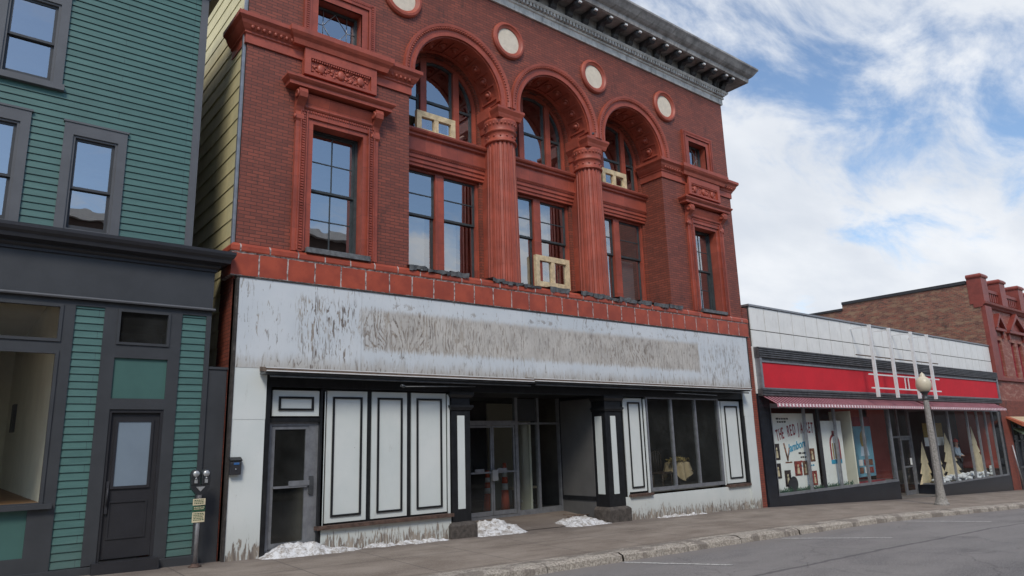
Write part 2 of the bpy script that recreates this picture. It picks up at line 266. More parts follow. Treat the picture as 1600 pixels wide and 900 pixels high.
def peel(name, kind):
    k = N(name)
    xx = k.math('ADD', k.x, k.y)
    warp = k.noise(1.0, k.vec(k.math('MULTIPLY', xx, 2.2), k.math('MULTIPLY', k.z, 1.4)), 3, 0.5)
    g = k.noise(1.0, k.vec(k.math('MULTIPLY', xx, 21), k.math('MULTIPLY', k.z, 3.2), k.math('MULTIPLY', warp, 3)), 5, 0.62, 1.1)
    g2 = k.noise(1.0, k.vec(k.math('MULTIPLY', xx, 9), k.math('MULTIPLY', k.z, 1.1), 8.0), 4, 0.6, 0.6)
    wv = k.n('ShaderNodeTexWave', wave_type='BANDS', bands_direction='X'); k.l(k.vec(xx, k.math('MULTIPLY', k.z, 0.22), 0.0), wv.inputs['Vector'])
    wv.inputs['Scale'].default_value = 3.4; wv.inputs['Distortion'].default_value = 9.0; wv.inputs['Detail'].default_value = 3; wv.inputs['Detail Scale'].default_value = 1.6; wv.inputs['Detail Roughness'].default_value = 0.62
    cloud = k.noise(0.8, detail=5, rough=0.6)
    paint = k.mix(k.ss(cloud, 0.3, 0.7), (0.56, 0.60, 0.63), (0.64, 0.67, 0.69))
    if kind != 'sign': paint = k.mix(k.ss(cloud, 0.3, 0.7), (0.60, 0.645, 0.63), (0.68, 0.71, 0.69))
    bare = k.mix(k.ss(g2, 0.35, 0.65), (0.14, 0.11, 0.09), (0.34, 0.29, 0.235))
    if kind == 'sign':
        xo, zo = k.x, k.z
        k.z = k.math('ADD', zo, k.math('MULTIPLY', k.math('SUBTRACT', g, 0.5), 0.28)); k.x = k.math('ADD', xo, k.math('MULTIPLY', k.math('SUBTRACT', g2, 0.5), 0.5))
        main = k.box(6.33, 17.1, 3.47, 4.27, 0.07); side = k.box(5.05, 6.12, 3.22, 4.42, 0.12)
        k.x, k.z = xo, zo
        edge_n = k.math('MULTIPLY', k.math('SUBTRACT', g2, 0.5), 0.5)
        low = k.ss(k.math('ADD', k.z, edge_n), 3.02, 3.34, 1, 0)
        rightside = k.box(17.2, 19.2, 3.2, 4.3, 0.2)
        beige = k.mix(k.ss(k.noise(2, detail=5), 0.3, 0.7), (0.56, 0.525, 0.475), (0.46, 0.43, 0.39))
        paint = k.mix(k.math('MULTIPLY', main, k.ss(k.x, 6.3, 7.4, 0.55, 0.92)), paint, beige)
        paint = k.mix(k.math('MULTIPLY', low, 0.55), paint, (0.40, 0.35, 0.28))
        patch = k.ss(k.noise(0.75, detail=2), 0.40, 0.58)
        nn = k.noise(1.0, k.vec(k.math('MULTIPLY', k.x, 1.25), k.math('MULTIPLY', k.z, 0.62), 3.0), 2.5, 0.5, 0.4)
        ph = k.math('ADD', k.math('MULTIPLY', k.x, 52), k.math('ADD', k.math('MULTIPLY', nn, 95), k.math('MULTIPLY', g, 3.5)))
        lines = k.math('MULTIPLY', k.ss(k.math('SINE', ph), 0.15, 0.8), k.ss(k.noise(7.0, detail=5, rough=0.75), 0.36, 0.56))
        fadel = k.math('MULTIPLY', k.ss(k.x, 7.5, 10.0, 1.0, 0.30), k.ss(k.noise(1.7, detail=5, rough=0.7), 0.36, 0.5, 0.35, 1.0))
        w1 = k.math('MULTIPLY', lines, k.math('MULTIPLY', main, k.math('MAXIMUM', k.math('MULTIPLY', fadel, 1.0), k.math('MULTIPLY', k.box(13.2, 15.2, 3.4, 4.3, 0.5), 0.9))))
        w2 = k.math('MULTIPLY', k.ss(g, 0.50, 0.60), k.math('MULTIPLY', k.math('MAXIMUM', k.math('MAXIMUM', side, k.math('MULTIPLY', main, 0.75)), k.math('MULTIPLY', rightside, 0.7)), 0.95))
        w3 = k.math('MULTIPLY', k.ss(g, 0.50, 0.62), k.math('MULTIPLY', low, 0.9))
        w4 = k.math('MULTIPLY', k.math('MULTIPLY', k.ss(g, 0.58, 0.66), k.ss(k.noise(1.3, detail=4, rough=0.7), 0.36, 0.56)), 0.8)
        blocks = k.n('ShaderNodeTexBrick')
        fadepaint = k.math('MULTIPLY', k.box(10.4, 12.3, 3.35, 4.2, 0.15), 0.25)
        m = k.math('MAXIMUM', k.math('MAXIMUM', w1, w2), k.math('MAXIMUM', w3, w4))
        m = k.math('MULTIPLY', m, k.math('SUBTRACT', 1.0, fadepaint))
        m = k.math('MAXIMUM', m, k.math('MULTIPLY', k.math('MULTIPLY', k.box(7.0, 16.5, 4.34, 4.44, 0.04), k.ss(k.noise(4.0, detail=6, rough=0.7), 0.56, 0.62)), 0.6))
    else:
        h = k.math('SUBTRACT', k.z, k.math('ADD', k.math('MULTIPLY', k.math('SUBTRACT', k.x, 3.9), -0.0215), -0.17))
        lowth = k.ss(h, 0.0, 0.55 if kind == 'low' else 0.35, 0.40, 0.70)
        m = k.math('MULTIPLY', k.ss(k.math('SUBTRACT', g, lowth), 0.0, 0.07), 0.95)
        paint = k.mix(k.ss(h, 0.0, 0.9, 0.30, 0.0), paint, (0.33, 0.31, 0.26))
    col = k.mix(m, paint, bare)
    if kind != 'sign':
        rub = k.ss(k.noise(1.0, k.vec(k.math('MULTIPLY', xx, 7), k.math('MULTIPLY', k.z, 1.8), 4.0), 8, 0.8), 0.55, 0.8)
        col = k.mix(k.math('MULTIPLY', rub, 0.45), col, (0.36, 0.35, 0.31))
        col = k.mix(k.math('MULTIPLY', k.ss(k.noise(34, detail=3, rough=0.7), 0.70, 0.74), 0.6), col, (0.10, 0.09, 0.08))
    k.bump(k.math('MULTIPLY', m, -1.0), 0.5, 0.006)
    return k.fin(col, 0.62)
M['sign'] = peel('peeling_blue_white_board', 'sign')
M['peel'] = peel('peeling_white_paint', 'low')
M['panelwhite'] = peel('white_panel_paint', 'panel')

def ground_mats():
    k = N('worn_asphalt')
    f = k.noise(0.35, k.vec(k.x, k.math('MULTIPLY', k.y, 3.2)), 6, 0.6); sp = k.noise(55, detail=3, rough=0.8)
    col = k.mix(k.ss(f, 0.3, 0.7), (0.125, 0.117, 0.117), (0.205, 0.19, 0.185)); col = k.mix(k.ss(sp, 0.48, 0.62), col, (0.30, 0.285, 0.28)); col = k.mix(k.math('MULTIPLY', k.ss(k.noise(90, detail=2), 0.34, 0.44, 1, 0), 0.6), col, (0.04, 0.04, 0.042))
    cr = k.n('ShaderNodeTexVoronoi', feature='DISTANCE_TO_EDGE'); cr.inputs['Scale'].default_value = 0.33
    wv = k.n('ShaderNodeVectorMath', operation='ADD'); k.l(k.pos, wv.inputs[0])
    nn = k.n('ShaderNodeTexNoise'); nn.inputs['Scale'].default_value = 1.6; nn.inputs['Detail'].default_value = 5; k.l(k.pos, nn.inputs[0]); sc = k.n('ShaderNodeVectorMath', operation='SCALE'); k.l(nn.outputs[1], sc.inputs[0]); sc.inputs[3].default_value = 1.0
    k.l(sc.outputs[0], wv.inputs[1]); k.l(wv.outputs[0], cr.inputs['Vector'])
    crack = k.ss(cr.outputs['Distance'], 0.004, 0.012, 1, 0)
    col = k.mix(k.math('MULTIPLY', crack, 0.22), col, (0.045, 0.042, 0.045))
    oil = k.ss(k.noise(0.9, k.vec(k.x, k.y, 9.0), 5, 0.6), 0.60, 0.70); col = k.mix(k.math('MULTIPLY', oil, 0.4), col, (0.075, 0.07, 0.072))
    patch_ = k.ss(k.noise(0.28, k.vec(k.math('MULTIPLY', k.x, 0.5), k.y, 2.0), 2, 0.5), 0.52, 0.54); col = k.mix(k.math('MULTIPLY', patch_, 0.30), col, (0.26, 0.245, 0.235))
    seam = k.ss(k.math('ABSOLUTE', k.math('ADD', k.math('ADD', k.y, 6.05), k.math('MULTIPLY', k.math('SUBTRACT', k.noise(1.2), 0.5), 0.22))), 0.02, 0.06, 1, 0)
    col = k.mix(k.math('MULTIPLY', seam, 0.6), col, (0.05, 0.045, 0.05))
    grit = k.ss(k.math('ADD', k.y, k.math('MULTIPLY', k.math('SUBTRACT', k.noise(2.5, detail=6), 0.5), 0.5)), -4.25, -3.7)
    col = k.mix(k.math('MULTIPLY', grit, 0.6), col, (0.21, 0.19, 0.175))
    k.bump(k.math('SUBTRACT', sp, k.math('MULTIPLY', crack, 2.0)), 0.5, 0.012); k.fin(col, 0.85); M['asphalt'] = k.m
    k = N('dirty_sidewalk_concrete')
    f = k.noise(0.7, k.vec(k.x, k.math('MULTIPLY', k.y, 2.4)), 8, 0.68)
    col = k.mix(k.ss(f, 0.3, 0.72), (0.18, 0.142, 0.112), (0.31, 0.26, 0.215))
    sp = k.noise(38, detail=5, rough=0.8); col = k.mix(k.ss(sp, 0.50, 0.72), col, (0.34, 0.31, 0.28)); col = k.mix(k.ss(sp, 0.30, 0.42, 1, 0), col, (0.10, 0.085, 0.075))
    b = k.n('ShaderNodeTexBrick'); b.offset = 0; k.l(k.vec(k.math('ADD', k.x, k.math('MULTIPLY', k.noise(2.5), 0.03)), k.math('ADD', k.y, 0.02)), b.inputs['Vector']); b.inputs['Scale'].default_value = 1; b.inputs['Brick Width'].default_value = 1.55; b.inputs['Row Height'].default_value = 1.52; b.inputs['Mortar Size'].default_value = 0.012
    col = k.mix(k.math('MULTIPLY', b.outputs['Fac'], 0.6), col, (0.07, 0.06, 0.055))
    wet = k.ss(k.math('ADD', k.y, k.math('MULTIPLY', k.math('SUBTRACT', k.noise(1.1, detail=6, rough=0.7), 0.5), 1.6)), -0.75, -0.2)
    col = k.mix(k.math('MULTIPLY', wet, 0.45), col, (0.10, 0.078, 0.066))
    k.bump(k.math('SUBTRACT', sp, b.outputs['Fac']), 0.6, 0.012); k.fin(col, 0.85); M['walk'] = k.m
    k = N('pitted_curb_stone')
    sp = k.noise(26, detail=6, rough=0.8); f = k.noise(1.3, k.vec(k.x, k.math('MULTIPLY', k.y, 2)), 6, 0.65)
    col = k.mix(k.ss(sp, 0.35, 0.68), (0.19, 0.165, 0.14), (0.62, 0.56, 0.48)); col = k.mix(k.math('MULTIPLY', k.ss(f, 0.50, 0.56), 0.75), col, (0.17, 0.145, 0.125))
    k.bump(sp, 0.9, 0.02); k.fin(col, 0.9); M['curb'] = k.m
    k = N('worn_road_paint')
    col = k.mix(k.ss(k.noise(22, detail=6, rough=0.8), 0.42, 0.6), (0.62, 0.61, 0.58), (0.22, 0.215, 0.215)); k.fin(col, 0.8); M['roadpaint'] = k.m
ground_mats()

# ------------------------------------------------------------------ geometry helpers
class MB:
    def __init__(s): s.bm = bmesh.new()
    def v(s, *p): return s.bm.verts.new(p)
    def box(s, x0, x1, y0, y1, z0, z1):
        vs = [s.v(x, y, z) for x in (x0, x1) for y in (y0, y1) for z in (z0, z1)]
        for f in ((0, 1, 3, 2), (4, 6, 7, 5), (0, 4, 5, 1), (2, 3, 7, 6), (0, 2, 6, 4), (1, 5, 7, 3)): s.bm.faces.new([vs[i] for i in f])
        return s
    def frame(s, x0, x1, z0, z1, y0, y1, t, tb=None, tt=None):      # rectangular ring in XZ
        tb = t if tb is None else tb; tt = t if tt is None else tt
        s.box(x0, x0 + t, y0, y1, z0, z1); s.box(x1 - t, x1, y0, y1, z0, z1)
        s.box(x0 + t, x1 - t, y0, y1, z0, z0 + tb); s.box(x0 + t, x1 - t, y0, y1, z1 - tt, z1); return s
    def quad(s, *ps): s.bm.faces.new([s.v(*p) for p in ps]); return s
    def prism_x(s, prof, x0, x1):                                   # closed (y,z) profile extruded along X
        a = [s.v(x0, y, z) for y, z in prof]; b = [s.v(x1, y, z) for y, z in prof]; n = len(prof)
        for i in range(n): s.bm.faces.new((a[i], a[(i + 1) % n], b[(i + 1) % n], b[i]))
        s.bm.faces.new(a); s.bm.faces.new(b[::-1]); return s
    def prism_y(s, pts, y0, y1):
        a = [s.v(x, y0, z) for x, z in pts]; b = [s.v(x, y1, z) for x, z in pts]; n = len(pts)
        for i in range(n): s.bm.faces.new((a[i], a[(i + 1) % n], b[(i + 1) % n], b[i]))
        s.bm.faces.new(a); s.bm.faces.new(b[::-1]); return s
    def prism_z(s, pts, z0, z1):
        a = [s.v(x, y, z0) for x, y in pts]; b = [s.v(x, y, z1) for x, y in pts]; n = len(pts)
        for i in range(n): s.bm.faces.new((a[i], a[(i + 1) % n], b[(i + 1) % n], b[i]))
        s.bm.faces.new(a); s.bm.faces.new(b[::-1]); return s
    def wrap(s, prof, x0, x1, yf, yb, left=True, rightside=True):   # moulding with mitred returns round a block; prof = closed (out, z)
        def path(o):
            p = []
            if left: p += [(x0 - o, yb)]
            p += [(x0 - (o if left else 0), yf - o), (x1 + (o if rightside else 0), yf - o)]
            if rightside: p += [(x1 + o, yb)]
            return p
        rows = [[s.v(x, y, z) for x, y in path(o)] for o, z in prof]; n = len(prof); m = len(rows[0])
        for i in range(n):
            r0, r1 = rows[i], rows[(i + 1) % n]
            for j in range(m - 1): s.bm.faces.new((r0[j], r0[j + 1], r1[j + 1], r1[j]))
        s.bm.faces.new([r[0] for r in rows]); s.bm.faces.new([r[-1] for r in rows][::-1]); return s
    def arc(s, cx, cz, prof, a0=0.0, a1=PI, n=40, closed=False):    # closed (r, y) profile swept round (cx, cz) in XZ
        rows = []
        cnt = n if closed else n + 1
        for i in range(cnt):
            a = a0 + (a1 - a0) * i / n
            rows.append([s.v(cx + r * math.cos(a), y, cz + r * math.sin(a)) for r, y in prof])
        m = len(prof)
        for i in range(cnt if closed else cnt - 1):
            r0, r1 = rows[i], rows[(i + 1) % cnt]
            for j in range(m): s.bm.faces.new((r0[j], r0[(j + 1) % m], r1[(j + 1) % m], r1[j]))
        if not closed: s.bm.faces.new(rows[0]); s.bm.faces.new(rows[-1][::-1])
        return s
    def lathe(s, prof, o, axis=(0, 0, 1), n=24, mod=None, smooth=True):
        q = Vector((0, 0, 1)).rotation_difference(Vector(axis)); o = Vector(o); rows = []
        for r, h in prof:
            row = []
            for i in range(n):
                a = 2 * PI * i / n; rr = r * (mod(a) if mod else 1)
                row.append(s.bm.verts.new(o + q @ Vector((rr * math.cos(a), rr * math.sin(a), h))))
            rows.append(row)
        for k in range(len(rows) - 1):
            for i in range(n):
                f = s.bm.faces.new((rows[k][i], rows[k][(i + 1) % n], rows[k + 1][(i + 1) % n], rows[k + 1][i])); f.smooth = smooth and mod is None
        if prof[0][0] > 1e-4: s.bm.faces.new(rows[0][::-1])
        if prof[-1][0] > 1e-4: s.bm.faces.new(rows[-1])
        return s
    def tube(s, p0, p1, r0, r1=None, n=10):
        r1 = r0 if r1 is None else r1; p0 = Vector(p0); p1 = Vector(p1); L = (p1 - p0).length
        return s.lathe([(r0, 0), (r1, L)], p0, (p1 - p0).normalized(), n)
    def ball(s, c, r, sx=1, sy=1, sz=1, sub=2):
        m = Matrix.Translation(c) @ Matrix.Diagonal((sx, sy, sz, 1)); g = bmesh.ops.create_icosphere(s.bm, subdivisions=sub, radius=r, matrix=m)
        for v in g['verts']:
            for f in v.link_faces: f.smooth = True
        return s
    def poly_holes(s, outer, holes, y, depth=0.0):                  # flat XZ wall with openings, reveals going back by depth
        es = []; loops = []
        for lp in [outer] + holes:
            vs = [s.v(x, y, z) for x, z in lp]; loops.append(vs)
            for i in range(len(vs)): es.append(s.bm.edges.new((vs[i], vs[(i + 1) % len(vs)])))
        bmesh.ops.triangle_fill(s.bm, edges=es, use_beauty=True, use_dissolve=False, normal=(0, -1, 0))
        if depth:
            for vs in loops[1:]:
                bk = [s.v(v.co.x, y + depth, v.co.z) for v in vs]
                for i in range(len(vs)):
                    j = (i + 1) % len(vs); s.bm.faces.new((vs[i], vs[j], bk[j], bk[i]))
        return s
    def transform(s, m): bmesh.ops.transform(s.bm, matrix=m, verts=s.bm.verts[:]); return s
    def build(s, name, mat, parent=None, loc=None, recalc=True, bevel=0.0):
        off = Vector((0, 0, 0))
        if parent is not None:
            r = parent
            while r.parent: r = r.parent
            off = Vector(r.location)
        elif loc is not None: off = Vector(loc)
        if recalc: bmesh.ops.recalc_face_normals(s.bm, faces=s.bm.faces[:])
        for v in s.bm.verts: v.co -= off
        me = bpy.data.meshes.new(name); s.bm.to_mesh(me); s.bm.free()
        me.materials.append(M[mat] if isinstance(mat, str) else mat)
        o = bpy.data.objects.new(name, me); C.objects.link(o)
        if parent is not None: o.parent = parent
        elif loc is not None: o.location = loc
        if bevel:
            b = o.modifiers.new('bevel', 'BEVEL'); b.width = bevel; b.segments = 2; b.limit_method = 'ANGLE'
        return o
def tag(o, label, cat, group=None):
    o['label'] = label; o['category'] = cat
    if group: o['group'] = group
    return o
def thing(name, label, cat, loc, group=None):
    o = bpy.data.objects.new(name, None); C.objects.link(o); o.location = loc; o.empty_display_size = 0.3
    return tag(o, label, cat, group)
def copy_tree(o, parent=None):
    c = o.copy(); C.objects.link(c); c.parent = parent
    for ch in o.children: copy_tree(ch, c)
    return c
def boxes(name, mat, parent, *bs):
    for b in bs: o = MB().box(*b).build(name, mat, parent)
    return o
def rect(x0, x1, z0, z1): return [(x0, z0), (x1, z0), (x1, z1), (x0, z1)]
def text(name, s, size, x, y, z, mat, parent, rot=0.0, ext=0.003, align='LEFT', sx=1.0, shear=0.0):
    cu = bpy.data.curves.new(name, 'FONT'); cu.body = s; cu.size = size; cu.extrude = ext; cu.align_x = align; cu.shear = shear; cu.offset = 0.008
    t = bpy.data.objects.new(name, cu); C.objects.link(t)
    me = bpy.data.meshes.new_from_object(t.evaluated_get(bpy.context.evaluated_depsgraph_get()))
    bpy.data.objects.remove(t)
    me.materials.clear(); me.materials.append(M[mat])
    r = parent
    while r.parent: r = r.parent
    me.transform(Matrix.Translation(Vector((x, y, z)) - Vector(r.location)) @ Matrix.Rotation(rot, 4, 'Y') @ Matrix.Rotation(PI / 2, 4, 'X') @ Matrix.Diagonal((sx, 1, 1, 1)))
    o = bpy.data.objects.new(name, me); C.objects.link(o); o.parent = parent; return o

GX = [(-300, 6.0), (-40, 0.80), (3.9, -0.16), (8.4, -0.26), (13.2, -0.35), (19.6, -0.5), (29, -0.90), (39, -1.25), (60, -1.95), (120, -3.2), (600, -6.0)]
def gz(x, y=0.0):
    for (a, za), (b, zb) in zip(GX, GX[1:]):
        if x <= b:
            z = za + (zb - za) * (x - a) / (b - a); break
    else: z = GX[-1][1]
    return z + 0.02 * max(-3.6, min(0, y))

# ------------------------------------------------------------------ ground
def sheet(name, mat, x0, x1, ys, zoff, kind=True, step=1.0):
    m = MB(); xs = []; x = x0
    while x < x1: xs.append(x); x += step if -20 < x < 60 else 20
    xs.append(x1)
    rows = [[m.v(x, y, gz(x, y) + (zoff(x, y) if callable(zoff) else zoff)) for y in ys] for x in xs]
    for i in range(len(xs) - 1):
        for j in range(len(ys) - 1): m.bm.faces.new((rows[i][j], rows[i + 1][j], rows[i + 1][j + 1], rows[i][j + 1]))
    o = m.build(name, mat); o['kind'] = 'structure'; return o
sheet('ground', 'roof', -300, 600, [-400, -60, -30, -19.5, -3, 6, 40, 400], -0.45)
sheet('road', 'asphalt', -120, 300, [-16.5, -14, -12, -10, -8, -6, -5, -4.2, -3.55], lambda x, y: -0.13 + 0.02 * (3.6 - min(3.6, -y)) * 0 + 0.012 * min(4, max(0, -y - 3.6)))
sheet('sidewalk', 'walk', -60, 140, [-3.16, -2.4, -1.6, -0.8, 0.02], 0.0)
sheet('entrance_floor', 'walk', 8.9, 13.1, [0.0, 0.6, 1.2, 1.8], lambda x, y: 0.012 + 0.06 * y + (x - 8.9) * 0.0215 * min(1, y / 1.6), step=0.5)
sheet('opposite_sidewalk', 'walk', -60, 140, [-20, -18, -16.6], 0.0)
m = MB(); rng = random.Random(3); x = -30.0
while x < 90:
    L = rng.uniform(1.6, 2.6); n = max(3, int(L / 0.22)); prev = None
    for i in range(n + 1):
        xx = x + (L - 0.012) * i / n; j = rng.uniform(-0.018, 0.018); k2 = rng.uniform(-0.012, 0.008)
        g = gz(xx, -3.3)
        row = [m.v(xx, -3.15, g - 0.3), m.v(xx, -3.15, g + 0.004), m.v(xx, -3.48 + j, g + 0.006 + k2), m.v(xx, -3.58 + j, g - 0.035 + k2), m.v(xx, -3.62 + j * 1.4, g - 0.3)]
        if prev:
            for q in range(4): m.bm.faces.new((prev[q], row[q], row[q + 1], prev[q + 1]))
        prev = row
    x += L
o = m.build('curb', 'curb'); o['kind'] = 'structure'
# painted parking lines
m = MB()
for (xa, ya, xb, yb, w) in ((14.45, -3.72, 15.95, -5.35, 0.11), (9.5, -3.66, 10.45, -5.2, 0.11), (20.3, -3.72, 21.8, -5.3, 0.11), (29.0, -3.9, 30.5, -5.5, 0.11)):
    def rz(x, y): return gz(x, y) - 0.13 + 0.012 * min(4, max(0, -y - 3.6)) + 0.006
    n = 8
    for i in range(n):
        p = [(xa + (xb - xa) * t / n, ya + (yb - ya) * t / n) for t in (i, i + 1)]
        m.quad(*[(px + dx, py, rz(px, py)) for (px, py), dx in ((p[0], 0), (p[0], w), (p[1], w), (p[1], 0))])
o = m.build('parking_lines', 'roadpaint'); o['kind'] = 'structure'

# ------------------------------------------------------------------ window builder
def sash_window(root, x0, x1, z0, z1, y, cols=1, rows=2, frame='sash', ft=0.05, meet=0.5, glassmat='glass', frame_mb=None, name='window', lower_cols=None, lower_rows=None, st=0.045):
    """double hung window: window > sash (two), pane"""
    f = MB().frame(x0, x1, z0, z1, y - 0.02, y + 0.14, ft); w = f.build(name, frame, root)
    zm = z0 + (z1 - z0) * meet; X0, X1 = x0 + ft, x1 - ft; Z0, Z1 = z0 + ft, z1 - ft
    up = MB().frame(X0, X1, zm - 0.02, Z1, y + 0.02, y + 0.055, st); lo = MB().frame(X0, X1, Z0, zm + 0.02, y + 0.06, y + 0.095, st, tb=0.075)
    def munt(mb, a, b, c, d, nc, nr, ya, yb):
        for i in range(1, nc): xx = a + (b - a) * i / nc; mb.box(xx - 0.011, xx + 0.011, ya, yb, c, d)
        for i in range(1, nr): zz = c + (d - c) * i / nr; mb.box(a, b, ya + 0.002, yb - 0.002, zz - 0.011, zz + 0.011)
    munt(up, X0 + st, X1 - st, zm + 0.025, Z1 - st, cols, rows, y + 0.024, y + 0.05)
    munt(lo, X0 + st, X1 - st, Z0 + 0.075, zm - 0.025, cols if lower_cols is None else lower_cols, rows if lower_rows is None else lower_rows, y + 0.064, y + 0.09)
    up.build('sash', frame if frame != 'trim2' else 'trim', w); lo.build('sash', frame if frame != 'trim2' else 'trim', w)
    g = MB(); g.quad((X0, y + 0.037, zm), (X1, y + 0.037, zm), (X1, y + 0.037, Z1), (X0, y + 0.037, Z1)); g.quad((X0, y + 0.077, Z0), (X1, y + 0.077, Z0), (X1, y + 0.077, zm), (X0, y + 0.077, zm))
    g.build('pane', glassmat, w)
    return w

# ------------------------------------------------------------------ main red brick building
MX0, MX1, TOP = 3.85, 19.62, 12.78
main = thing('brick_building', 'red brick and terracotta building with three tall arches, fluted columns and a peeling white shopfront', 'building', (11.7, 0, gz(11.7)))
CXS = [8.80, 11.88, 14.96]; CZ = 9.90; RI = 1.24; RO = 1.52
def arcpts(cx, cz, r, n=28): return [(cx + r * math.cos(PI - PI * i / n), cz + r * math.sin(PI - PI * i / n)) for i in range(n + 1)]
hole = [(16.14, 5.22), (7.44, 5.22)]
hole += [(7.44, CZ - 0.02)]
for c in CXS: hole += arcpts(c, CZ, RI)
hole += [(16.21, CZ - 0.02), (16.14, CZ - 0.02)]
SW = [(5.22, 6.32), (17.50, 18.58)]     # side windows
SM = [(5.24, 6.24), (17.55, 18.45)]     # small attic windows
holes = [hole] + [rect(a, b, 5.36, 7.98) for a, b in SW] + [rect(a, b, 10.0, 10.78) for a, b in SM]
MB().poly_holes(rect(MX0, MX1, 4.6, TOP), holes, 0.0, 0.0).build('front_wall', 'brick', main)
m = MB()
# pier returns, soffit of arcade
def strip(mb, pts, y0, y1):
    for (xa, za), (xb, zb) in zip(pts, pts[1:]): mb.quad((xa, y0, za), (xb, y0, zb), (xb, y1, zb), (xa, y1, za))
strip(m, [(7.44, 5.22), (7.44, CZ - 0.02)], 0, 0.8); strip(m, [(16.14, 5.22), (16.14, CZ - 0.02)], 0, 0.8)
strip(m, [(7.44, 5.22), (16.14, 5.22)], 0, 1.3)
m.build('pier_return', 'brick', main)
# shell behind
m = MB(); m.box(MX0, MX0 + 0.25, 0.02, 16, 4.9, 13.4) if False else None
m.quad((MX1, 0, -1.0), (MX1, 16, -1.0), (MX1, 16, 13.2), (MX1, 0, 13.2)); m.quad((MX1, 16, -1.5), (MX0, 16, -1.5), (MX0, 16, 13.2), (MX1, 16, 13.2))
m.build('side_wall', 'brick', main)
m = MB(); m.quad((MX0, 0.02, 12.9), (MX1, 0.02, 12.9), (MX1, 16, 12.9), (MX0, 16, 12.9)); m.build('roof', 'roof', main)
# left side: brick below, yellow lapped boards above
m = MB(); m.quad((MX0, 0.0, -1), (MX0, 16, -1), (MX0, 16, 4.75), (MX0, 0.0, 4.75)); m.build('side_wall', 'brick', main)
m = MB(); z = 3.1; pitch = 0.335
while z < 13.0:
    y0 = 0.10 if z > 4.6 else 0.66
    m.quad((MX0 - 0.024, y0, z), (MX0 - 0.024, 16, z), (MX0 - 0.010, 16, z + pitch), (MX0 - 0.010, y0, z + pitch)); m.quad((MX0 - 0.024, y0, z), (MX0 - 0.024, 16, z), (MX0 - 0.004, 16, z), (MX0 - 0.004, y0, z)); z += pitch
m.build('yellow_siding', 'yellow', main)
MB().box(MX0 - 0.06, MX0 + 0.0, 0.04, 0.10, 4.9, 12.9).build('corner_flashing', 'alu', main)
# dark interior behind upper floor
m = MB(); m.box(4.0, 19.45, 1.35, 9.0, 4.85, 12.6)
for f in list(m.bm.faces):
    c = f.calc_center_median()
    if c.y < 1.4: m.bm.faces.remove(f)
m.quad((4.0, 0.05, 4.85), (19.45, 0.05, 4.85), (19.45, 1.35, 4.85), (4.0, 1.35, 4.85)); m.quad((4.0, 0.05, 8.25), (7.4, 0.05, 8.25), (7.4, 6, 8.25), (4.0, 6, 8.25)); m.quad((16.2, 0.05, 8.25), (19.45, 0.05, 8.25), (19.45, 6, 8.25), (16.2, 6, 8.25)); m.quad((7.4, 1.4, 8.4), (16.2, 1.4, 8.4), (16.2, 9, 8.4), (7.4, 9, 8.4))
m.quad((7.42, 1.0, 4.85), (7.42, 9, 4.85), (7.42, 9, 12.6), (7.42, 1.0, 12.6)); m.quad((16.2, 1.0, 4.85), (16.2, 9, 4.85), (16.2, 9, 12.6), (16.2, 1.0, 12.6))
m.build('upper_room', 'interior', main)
# inner wall of the arcade
LZ0, LZ1, UZ0 = 5.32, 8.0, 8.86; RW = 1.13
ih = []
for c in CXS:
    ih.append(rect(c - 1.10, c + 1.13, LZ0, LZ1)); ih.append([(c + RW, UZ0), (c + RW, CZ)] + arcpts(c, CZ, RW)[::-1][1:-1] + [(c - RW, CZ), (c - RW, UZ0)])
MB().poly_holes(rect(7.42, 16.24, 5.2, 11.4), ih, 0.8, 0.35).build('inner_wall', 'brick', main)

for c in CXS:
    a = MB()
    prof = [(RI, 0.0), (RI, -0.05), (RI + 0.07, -0.055), (RI + 0.075, -0.035), (RI + 0.15, -0.045), (RI + 0.16, -0.075), (RI + 0.20, -0.085), (RI + 0.22, -0.10), (RI + 0.28, -0.11), (RI + 0.285, 0.0)]
    a.arc(c, CZ, prof, 0, PI, 48)
    for sg in (-1, 1):
        pz = [(c + sg * r, y) for r, y in prof]; a.prism_z(pz, 9.762 if abs(c + sg * 1.4 - 10.3) < 0.4 or abs(c + sg * 1.4 - 13.4) < 0.4 else 9.80, CZ)
    # bead and dart moulding on the outer ring
    for i in range(62):
        t = PI * (i + 0.5) / 62
        if (i % 1) == 0: a.ball((c + (RI + 0.185) * math.cos(t), -0.085, CZ + (RI + 0.185) * math.sin(t)), 0.026, sub=1)
    ar = a.build('arch_moulding', 'terra_plain', main)
    s = MB(); s.arc(c, CZ, [(RI + 0.001, 0.0), (RI + 0.001, 0.8), (RI + 0.04, 0.8), (RI + 0.04, 0.0)], 0, PI, 40)
    for i in range(11):
        t = R(6 + i * 16.8); s.arc(c, CZ, [(RI, 0.10), (RI - 0.035, 0.12), (RI - 0.035, 0.72), (RI, 0.74)], t - 0.018, t + 0.018, 2)
    s.arc(c, CZ, [(RI, 0.0), (RI - 0.03, 0.0), (RI - 0.03, 0.12), (RI, 0.12)], 0, PI, 40); s.arc(c, CZ, [(RI, 0.7), (RI - 0.03, 0.7), (RI - 0.03, 0.8), (RI, 0.8)], 0, PI, 40)
    s.build('soffit', 'terra_plain', ar)
    for i in range(10):
        t = R(14.4 + i * 16.8); d = Vector((-math.cos(t), 0, -math.sin(t))); o = Vector((c, 0.42, CZ)) - d * RI
        MB().lathe([(0.125, -0.01), (0.12, 0.03), (0.10, 0.045), (0.085, 0.02), (0.06, 0.03), (0.05, 0.075), (0.028, 0.09), (0.001, 0.092)], o, d, 14).build('rosette', 'terra_plain', ar)
